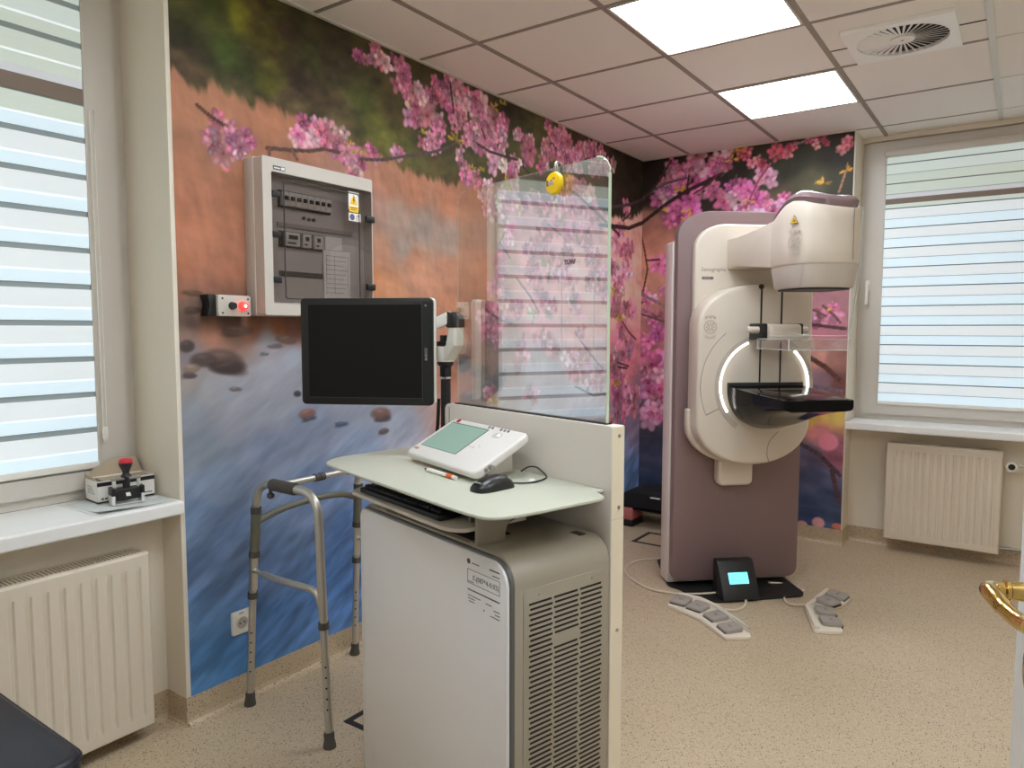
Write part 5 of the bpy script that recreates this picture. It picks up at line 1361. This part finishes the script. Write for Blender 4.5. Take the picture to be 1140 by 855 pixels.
MA_PALE=[(-1.766,2.237,0.089,0.056),(-1.806,2.109,0.079,0.046),(-1.83,1.985,0.063,0.051),(-1.749,2.052,0.049,0.038),(-1.47,1.464,0.074,0.04)]
MA_LEAF=[(-2.123,2.298,0.062,0.039),(-1.717,2.156,0.058,0.067),(-1.996,2.187,0.036,0.031),(-1.922,2.191,0.03,0.027),(-1.831,0.987,0.065,0.044),(-2.772,2.115,0.03,0.018),(-0.44,1.635,0.053,0.074),(-0.34,1.452,0.069,0.056),(-0.383,0.982,0.069,0.057),(-1.766,1.879,0.032,0.023),(-1.813,2.533,0.04,0.036),(-2.37,2.283,0.031,0.016),(-2.811,2.144,0.025,0.015),(-1.733,2.571,0.04,0.028)]
MB_BASE=[(0.1,2.517,40,32,28),(0.307,2.368,42,36,30),(0.867,2.365,60,60,48),(1.035,2.459,52,54,42),(1.356,2.472,44,42,36),(1.151,2.276,84,82,62),(1.363,2.28,52,52,42),(0.985,2.225,92,82,66),(0.564,2.4,40,36,32),(0.685,2.475,46,42,36),(0.047,2.364,44,36,30),(0.001,2.143,150,104,92),(0.109,2.006,168,116,100),(0.113,1.748,172,124,106),(0.046,1.554,168,118,108),(0.19,1.358,150,100,100),(0.055,1.027,150,96,110),(0.06,0.707,78,70,82),(0.1,0.462,68,68,86),(0.104,0.226,54,62,84),(0.107,0.023,60,66,84),(1.334,1.559,150,104,112),(1.286,1.39,184,118,136),(1.238,1.217,190,140,130),(1.346,1.191,160,116,106),(1.27,1.045,140,112,122),(1.378,1.021,112,72,72),(1.195,0.808,190,160,76),(1.33,0.858,198,172,92),(1.253,0.713,190,120,120),(1.365,0.589,150,92,110),(1.202,0.573,84,78,98),(1.262,0.432,76,82,108),(1.322,0.263,62,74,102),(1.186,0.183,56,68,98),(0.882,1.777,170,120,110),(0.585,1.483,170,120,110),(0.914,0.574,90,90,110),(0.609,0.418,70,76,98),(1.158,2.049,110,90,84),(1.197,1.648,150,104,110)]
MB_BRANCH=[([(-0.006,2.15),(0.091,2.213),(0.187,2.274),(0.307,2.337),(0.469,2.393),(0.594,2.439)],0.026,56,36,36),([(-0.009,2.325),(0.089,2.379),(0.184,2.419),(0.338,2.439)],0.017,92,74,76),([(-0.009,2.299),(0.136,2.45),(0.222,2.577)],0.016,66,48,48),([(0.34,2.352),(0.351,2.456)],0.015,60,40,40),([(-0.02,2.132),(0.025,1.947),(0.049,1.816),(0.016,1.654)],0.009,84,52,52),([(0.034,1.881),(0.146,1.882)],0.01,80,50,52),([(-0.035,1.655),(0.081,1.6),(0.214,1.532)],0.021,124,100,102),([(0.017,1.581),(-0.026,1.556)],0.011,90,60,62),([(-0.099,1.557),(0.011,1.489),(0.202,1.429)],0.01,90,62,66),([(-0.172,1.491),(-0.097,1.39),(-0.015,1.304)],0.013,84,54,60),([(1.172,1.21),(1.283,1.144),(1.393,1.045)],0.029,96,62,56),([(1.065,1.431),(1.232,1.407),(1.403,1.384)],0.02,74,48,52),([(1.116,0.653),(1.269,0.573),(1.402,0.448)],0.025,74,56,62),([(1.348,0.477),(1.397,0.273)],0.027,76,58,64),([(1.217,1.014),(1.395,0.988)],0.022,110,96,110),([(0.563,2.442),(0.501,2.377),(0.386,2.322)],0.01,90,50,60),([(0.687,2.416),(0.676,2.351)],0.012,96,80,84),([(1.043,2.56),(1.142,2.58),(1.205,2.604)],0.013,130,110,116),([(1.333,2.234),(1.37,2.361)],0.008,150,110,90),([(0.753,2.189),(0.837,2.368),(0.91,2.464)],0.01,150,70,90),([(1.26,1.532),(1.337,1.463),(1.37,1.418)],0.009,90,60,60),([(1.202,1.505),(1.284,1.464)],0.009,96,60,66)]
MB_BLOOM=[(0.062,1.456,0.064,0.059),(0.022,1.258,0.08,0.073),(0.067,1.16,0.114,0.099),(0.167,1.11,0.098,0.105),(0.239,0.969,0.069,0.104),(0.142,0.898,0.106,0.099),(0.041,0.946,0.086,0.087),(0.059,0.747,0.08,0.087),(0.13,0.798,0.071,0.08),(0.222,0.758,0.049,0.053),(0.181,1.873,0.062,0.077),(0.23,1.794,0.048,0.057),(0.239,2.4,0.067,0.082),(0.145,2.297,0.069,0.077),(0.323,2.204,0.086,0.1),(0.23,2.175,0.081,0.076),(0.388,2.26,0.066,0.074),(0.29,2.531,0.086,0.062),(0.466,2.533,0.108,0.079),(0.561,2.533,0.069,0.072),(0.41,2.442,0.084,0.086),(0.515,2.345,0.057,0.061),(0.667,2.233,0.074,0.078),(0.775,2.258,0.078,0.083),(0.867,2.33,0.064,0.07),(0.818,2.417,0.053,0.058),(0.94,2.206,0.063,0.058),(0.997,2.223,0.046,0.046),(0.872,2.178,0.053,0.058),(1.284,1.475,0.053,0.068),(1.209,1.442,0.038,0.052),(1.325,1.509,0.037,0.045),(0.184,1.681,0.049,0.051),(0.531,2.464,0.076,0.073),(0.358,2.424,0.078,0.062),(0.612,2.478,0.062,0.054),(0.271,2.465,0.067,0.056),(0.171,2.383,0.062,0.056),(0.689,2.326,0.061,0.054),(0.822,2.282,0.071,0.059),(0.724,2.144,0.06,0.048),(0.09,1.061,0.085,0.079),(0.199,0.868,0.084,0.079),(0.107,1.325,0.064,0.066),(0.166,0.767,0.07,0.059),(0.25,1.099,0.055,0.065),(0.059,1.62,0.05,0.052)]
MB_RED=[(0.93,2.565,0.057,0.046),(0.989,2.511,0.046,0.04),(1.033,2.533,0.039,0.04),(1.207,2.559,0.048,0.039),(1.38,2.534,0.046,0.049),(1.355,2.505,0.036,0.033),(1.168,2.598,0.038,0.034),(0.792,2.52,0.041,0.047),(0.731,2.558,0.048,0.036),(0.834,2.474,0.041,0.035)]
MB_LEAF=[(0.344,2.14,0.06,0.069),(0.28,2.358,0.054,0.044),(0.336,2.203,0.046,0.037),(1.242,2.299,0.053,0.039),(1.37,2.361,0.031,0.049),(0.776,2.234,0.036,0.041),(0.654,2.521,0.049,0.041),(0.701,2.573,0.042,0.036),(1.309,1.503,0.027,0.028),(0.174,2.224,0.034,0.038)]
MB_DISC=[(1.277,0.126,0.044,0.042,196,146,152),(1.177,0.098,0.04,0.03,186,136,140),(1.32,0.66,0.07,0.064,206,124,142),(1.391,0.12,0.037,0.023,190,110,90)]
LSC = 1.0      # base print lightness; raised below where little light reaches
def lin_arr(c):
    c = np.asarray(c, float) / 255.0
    return np.where(c <= .04045, c / 12.92, ((c + .055) / 1.055) ** 2.4)
class Print:
    """a colour sheet over a wall, painted motif by motif"""
    def __init__(self, s0, s1, z0, z1, step, lsc):
        self.lsc = lsc
        self.ns = int(round((s1 - s0) / step)) + 1; self.nz = int(round((z1 - z0) / step)) + 1
        self.s = np.linspace(s0, s1, self.ns); self.z = np.linspace(z0, z1, self.nz)
        self.S, self.Z = np.meshgrid(self.s, self.z)
        self.c = np.zeros((self.nz, self.ns, 3))
    def field(self, pts, sig=.17):
        num = np.zeros(self.c.shape); den = np.zeros(self.S.shape) + 1e-12
        for s, z, r, g, b in pts:
            d2 = (self.S - s) ** 2 + (self.Z - z) ** 2
            w = 1.0 / (d2 / sig ** 2 + .02) ** 2
            num += w[..., None] * np.array((r, g, b), float); den += w
        return num / den[..., None]
    def noise(self, fs, fz, seed, ang=0.0, octv=3):
        rng = np.random.RandomState(seed)
        ca, sa = math.cos(ang), math.sin(ang)
        out = np.zeros(self.S.shape); amp = 1.0; tot = 0
        for o in range(octv):
            u = (self.S * ca + self.Z * sa) * fs * 2 ** o + 50; v = (-self.S * sa + self.Z * ca) * fz * 2 ** o + 50
            T = rng.rand(256, 256)
            iu, iv = np.floor(u).astype(int), np.floor(v).astype(int); fu, fv = u - iu, v - iv
            fu = fu * fu * (3 - 2 * fu); fv = fv * fv * (3 - 2 * fv)
            g = lambda a, b: T[a % 256, b % 256]
            out += amp * ((g(iu, iv) * (1 - fu) + g(iu + 1, iv) * fu) * (1 - fv) + (g(iu, iv + 1) * (1 - fu) + g(iu + 1, iv + 1) * fu) * fv)
            tot += amp; amp *= .55
        return out / tot * 2 - 1
    def win(self, s, z, rs, rz):
        i0, i1 = np.searchsorted(self.s, (s - rs, s + rs)); j0, j1 = np.searchsorted(self.z, (z - rz, z + rz))
        return slice(max(j0 - 1, 0), j1 + 1), slice(max(i0 - 1, 0), i1 + 1)
    def ell(self, s, z, rs, rz, col, ang=0.0, soft=.35, alpha=1.0, shade=0.0):
        m = max(rs, rz) * 1.15
        w = self.win(s, z, m, m)
        S, Z = self.S[w] - s, self.Z[w] - z
        if S.size == 0: return
        ca, sa = math.cos(ang), math.sin(ang)
        u, v = (S * ca + Z * sa) / rs, (-S * sa + Z * ca) / rz
        d = np.sqrt(u * u + v * v)
        a = np.clip((1 - d) / soft, 0, 1) * alpha
        col = np.asarray(col, float)
        cc = col[None, None] * (1 + shade * u[..., None])
        self.c[w] = self.c[w] * (1 - a[..., None]) + cc * a[..., None]
    def stroke(self, pts, w, col, rng, taper=True):
        col = np.asarray(col, float)
        P = [np.array(p) for p in pts]; w = max(w, .014)
        for a, b in zip(P, P[1:]):
            n = max(2, int(np.linalg.norm(b - a) / (w * .22)))
            for k in range(n):
                p = a + (b - a) * k / n
                self.ell(p[0], p[1] + rng.uniform(-.1, .1) * w, w * .58, w * .58, col * rng.uniform(.8, 1.15), soft=.45)
                if k % 2 == 0: self.ell(p[0], p[1] + w * .22, w * .3, w * .2, col * 1.35, soft=.6, alpha=.6)
    def flower(self, s, z, r, base, rng, pale=.0):
        a0 = rng.uniform(0, 6.28); sq = rng.uniform(.55, 1.0); tl = rng.uniform(0, 3.14)
        base = np.asarray(base, float)
        npet = rng.randint(4, 7)
        for k in range(npet):
            a = a0 + k * 6.283 / npet + rng.uniform(-.2, .2)
            du, dv = math.cos(a) * r * .55, math.sin(a) * r * .55 * sq
            ds, dz = du * math.cos(tl) - dv * math.sin(tl), du * math.sin(tl) + dv * math.cos(tl)
            an = math.atan2(dz, ds)
            f = rng.uniform(.74, 1.16)
            c1 = np.clip(base * f * np.array((1, 1, 1)), 0, 255)
            self.ell(s + ds, z + dz, r * .58, r * .40, c1, an, .30, .95, .10)
            lt = np.clip(c1 + np.array((34, 52, 46)) * rng.uniform(.35, 1.1), 0, 255)
            self.ell(s + ds * 1.25, z + dz * 1.25, r * .34, r * .22, lt, an, .8, .75)
        self.ell(s, z, r * .24, r * .20, base * np.array((.72, .45, .5)), 0, .6, .8)
        for k in range(4):
            a = rng.uniform(0, 6.28); q = r * rng.uniform(.2, .42)
            self.ell(s + math.cos(a) * q, z + math.sin(a) * q, r * .07, r * .07, (206, 150, 120), 0, .5, .7)
    def bloom(self, s, z, rs, rz, base, rng, dens=1.0):
        rs, rz = rs * 1.18, rz * 1.15
        r = min(max(rz * .82, .036), .105)
        n = max(3, int(dens * 2.5 * rs * rz / (r * r)))
        for k in range(n):
            a = rng.uniform(0, 6.283); q = math.sqrt(rng.uniform(0, 1)) * .8
            b = np.asarray(base if rng.uniform() > .3 else np.asarray(base) + np.array((20, 46, 34)), float) * rng.uniform(.78, 1.12) + np.array((0, rng.uniform(-14, 18), rng.uniform(-10, 12)))
            self.flower(s + math.cos(a) * q * rs, z + math.sin(a) * q * rz, r * rng.uniform(.75, 1.15), b, rng)
    def leaf(self, s, z, rs, rz, col, rng):
        for k in range(9):
            a = rng.uniform(-.5, 3.6); q = rng.uniform(.3, .8); rr = max(rs, rz)
            c = np.asarray(col, float) * rng.uniform(.7, 1.2)
            self.ell(s + math.cos(a) * rs * q, z + math.sin(a) * rz * q, rr * .45, rr * .11, c, math.atan2(math.sin(a) * rz, math.cos(a) * rs), .4, .9)
    def build(self, name, place, parent, m):
        """place(s, z) -> world point arrays"""
        X, Y, Zz = place(self.S, self.Z)
        co = np.stack([X, Y, Zz], -1).reshape(-1, 3)
        me = bpy.data.meshes.new(name)
        n0, n1 = self.nz, self.ns
        me.vertices.add(n0 * n1); me.vertices.foreach_set('co', co.ravel().astype(np.float32))
        idx = np.arange(n0 * n1).reshape(n0, n1)
        q = np.stack([idx[:-1, :-1], idx[:-1, 1:], idx[1:, 1:], idx[1:, :-1]], -1).reshape(-1, 4)
        me.loops.add(q.size); me.loops.foreach_set('vertex_index', q.ravel().astype(np.int32))
        me.polygons.add(len(q)); me.polygons.foreach_set('loop_start', np.arange(0, q.size, 4).astype(np.int32))
        me.update(calc_edges=True)
        at = me.color_attributes.new('print', 'FLOAT_COLOR', 'POINT')
        col = np.ones((n0 * n1, 4)); col[:, :3] = np.clip(lin_arr(np.clip(self.c, 0, 255)).reshape(-1, 3) * self.lsc, 0, .85)
        at.data.foreach_set('color', col.ravel().astype(np.float32))
        me.materials.append(m)
        o = bpy.data.objects.new(name, me); C.objects.link(o); o.parent = parent
        return o
m_, nt_, b_ = nmat('printed_mural'); M_mural = m_
at_ = nt_.nodes.new('ShaderNodeVertexColor'); at_.layer_name = 'print'
nt_.links.new(at_.outputs['Color'], b_.inputs['Base Color'])
b_.inputs['Roughness'].default_value = .55; b_.inputs['Specular IOR Level'].default_value = .25

rng = np.random.RandomState(11)
PA = Print(-3.585, 0.0, .1, 2.596, .005, LSC)
hillc = PA.field(MA_HILL, .12); restc = PA.field(MA_REST, .14)
ed = np.array(MA_EDGE); eb_ = np.interp(PA.S, ed[:, 0], ed[:, 1])
jag = PA.noise(22, 3.0, 1, .25, 3) * .05 + PA.noise(5, 3, 2) * .02
mh = np.clip((PA.Z - eb_ + jag) / .03 + .5, 0, 1)
n1 = PA.noise(7, 9, 3, .2, 4); n2 = PA.noise(3.2, 4.5, 4, -.3, 3)
n3 = PA.noise(16, 26, 31, .3, 3); hillc = hillc * (1 + .42 * n1[..., None] + .22 * n2[..., None] + .26 * n3[..., None]) + np.stack([-6 * n2, 10 * n2, -8 * n2], -1)
grass = PA.noise(40, 14, 5, .22, 3); blot = PA.noise(5, 13, 6, -.15, 4)
water = PA.noise(4.2, 17, 7, .50, 4); rip = PA.noise(9, 30, 17, .65, 3); water2 = PA.noise(2.2, 5, 8, .3, 3)
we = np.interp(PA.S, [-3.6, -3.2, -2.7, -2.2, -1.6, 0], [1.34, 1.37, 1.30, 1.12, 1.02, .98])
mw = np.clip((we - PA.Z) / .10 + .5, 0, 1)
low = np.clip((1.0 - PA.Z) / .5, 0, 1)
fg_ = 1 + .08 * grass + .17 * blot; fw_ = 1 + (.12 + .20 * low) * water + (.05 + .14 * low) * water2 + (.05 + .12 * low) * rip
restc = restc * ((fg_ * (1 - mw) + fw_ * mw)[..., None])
restc = restc * (1 + mw * (.12 + .34 * low))[..., None]; hillc = hillc * np.array((1.12, 1.14, .88))  # water lightened, most low down, to make up for weak light
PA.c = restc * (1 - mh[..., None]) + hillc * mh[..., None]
for s, z, a, b, r, g, bb in MA_STONE:
    PA.ell(s, z - b * .25, a * 1.05, b * .9, np.array((r, g, bb)) * .62, rng.uniform(-.2, .2), .6, .8)
    PA.ell(s, z, a, b, (r, g, bb), rng.uniform(-.15, .15), .4, .95)
    PA.ell(s - a * .15, z + b * .38, a * .6, b * .4, np.array((r, g, bb)) * 1.28, rng.uniform(-.2, .2), .8, .8)
for p, w_, r, g, bb in MA_BRANCH[:3]: PA.stroke(p, w_, (r, g, bb), rng)
for c_ in MA_BLOOM: PA.bloom(*c_, (192, 108, 134) if c_[0] < -1.2 else (220, 124, 154), rng)  # far-end blossoms brighter to make up for the dim corner
for c_ in MA_PALE: PA.bloom(*c_, (220, 168, 180), rng)
for p, w_, r, g, bb in MA_BRANCH: PA.stroke(p, w_, (r, g, bb), rng)
for c_ in MA_BLOOM[::3]: PA.bloom(c_[0], c_[1], c_[2] * .7, c_[3] * .7, (204, 124, 150), rng, .5)
for c_ in MA_LEAF: PA.leaf(*c_, (190, 160, 50), rng)
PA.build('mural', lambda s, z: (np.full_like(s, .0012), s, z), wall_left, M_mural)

PB = Print(0.0, 1.413, .1, 2.596, .006, LSC * 1.4)  # whole back-wall print lightened to offset the dim light there
PB.c = PB.field(MB_BASE, .12) * (1 + .20 * PB.noise(9, 9, 21, 0, 4) + .10 * PB.noise(4, 5, 22))[..., None]
wv_ = np.clip((.80 - PB.Z) / .12, 0, 1)
PB.c *= (1 + wv_ * .22 * PB.noise(3, 16, 23, -.1, 3))[..., None]
for s, z, a, b, r, g, bb in MB_DISC: PB.ell(s, z, a, b, (r, g, bb), 0, .25, .95, .06)
for p, w_, r, g, bb in MB_BRANCH[10:15]: PB.stroke(p, w_, (r, g, bb), rng)
for c_ in MB_BLOOM: PB.bloom(*c_, (190, 100, 140), rng)
for c_ in MB_RED: PB.bloom(*c_, (176, 76, 96), rng)
for p, w_, r, g, bb in MB_BRANCH: PB.stroke(p, w_, (r, g, bb), rng)
for c_ in MB_LEAF: PB.leaf(*c_, (206, 150, 64), rng)
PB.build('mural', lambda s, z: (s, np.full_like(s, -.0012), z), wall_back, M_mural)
# ------------------------------------------------------------------ camera, world, view
cam = bpy.data.cameras.new('camera')
cam.sensor_fit = 'HORIZONTAL'; cam.sensor_width = 36.0
cam.lens = 805.02 / 1140.0 * 36.0
cam.clip_start = 0.02
co = bpy.data.objects.new('camera', cam); C.objects.link(co)
yaw, pitch, roll = 0.6147, 0.0752, 0.0011
f_ = Vector((-math.sin(yaw) * math.cos(pitch), math.cos(yaw) * math.cos(pitch), -math.sin(pitch)))
r_ = Vector((math.cos(yaw), math.sin(yaw), 0)); u_ = r_.cross(f_)
r2 = r_ * math.cos(roll) + u_ * math.sin(roll); u2 = -r_ * math.sin(roll) + u_ * math.cos(roll)
co.matrix_world = Matrix(((r2.x, u2.x, -f_.x, 2.3144), (r2.y, u2.y, -f_.y, -4.926), (r2.z, u2.z, -f_.z, 1.377), (0, 0, 0, 1)))
sc = bpy.context.scene
sc.camera = co
w = bpy.data.worlds.new('daylight'); sc.world = w; w.use_nodes = True
wn = w.node_tree
sky = wn.nodes.new('ShaderNodeTexSky'); sky.sky_type = 'HOSEK_WILKIE'; sky.sun_direction = (0.3, 0.5, 0.8); sky.turbidity = 5
bg = wn.nodes['Background']; bg.inputs['Strength'].default_value = 0.5
wn.links.new(sky.outputs[0], bg.inputs['Color'])
vs = sc.view_settings
vs.view_transform = 'Standard'; vs.look = 'None'; vs.gamma = 1.0; vs.use_curve_mapping = False
vs.exposure = 0.0
cy = sc.cycles
cy.use_denoising = True
try: cy.denoiser = 'OPENIMAGEDENOISE'
except Exception: pass
cy.max_bounces = 10; cy.diffuse_bounces = 6; cy.glossy_bounces = 5; cy.transparent_max_bounces = 16
cy.sample_clamp_indirect = 6.0
cy.caustics_reflective = False; cy.caustics_refractive = False
cy.use_adaptive_sampling = False
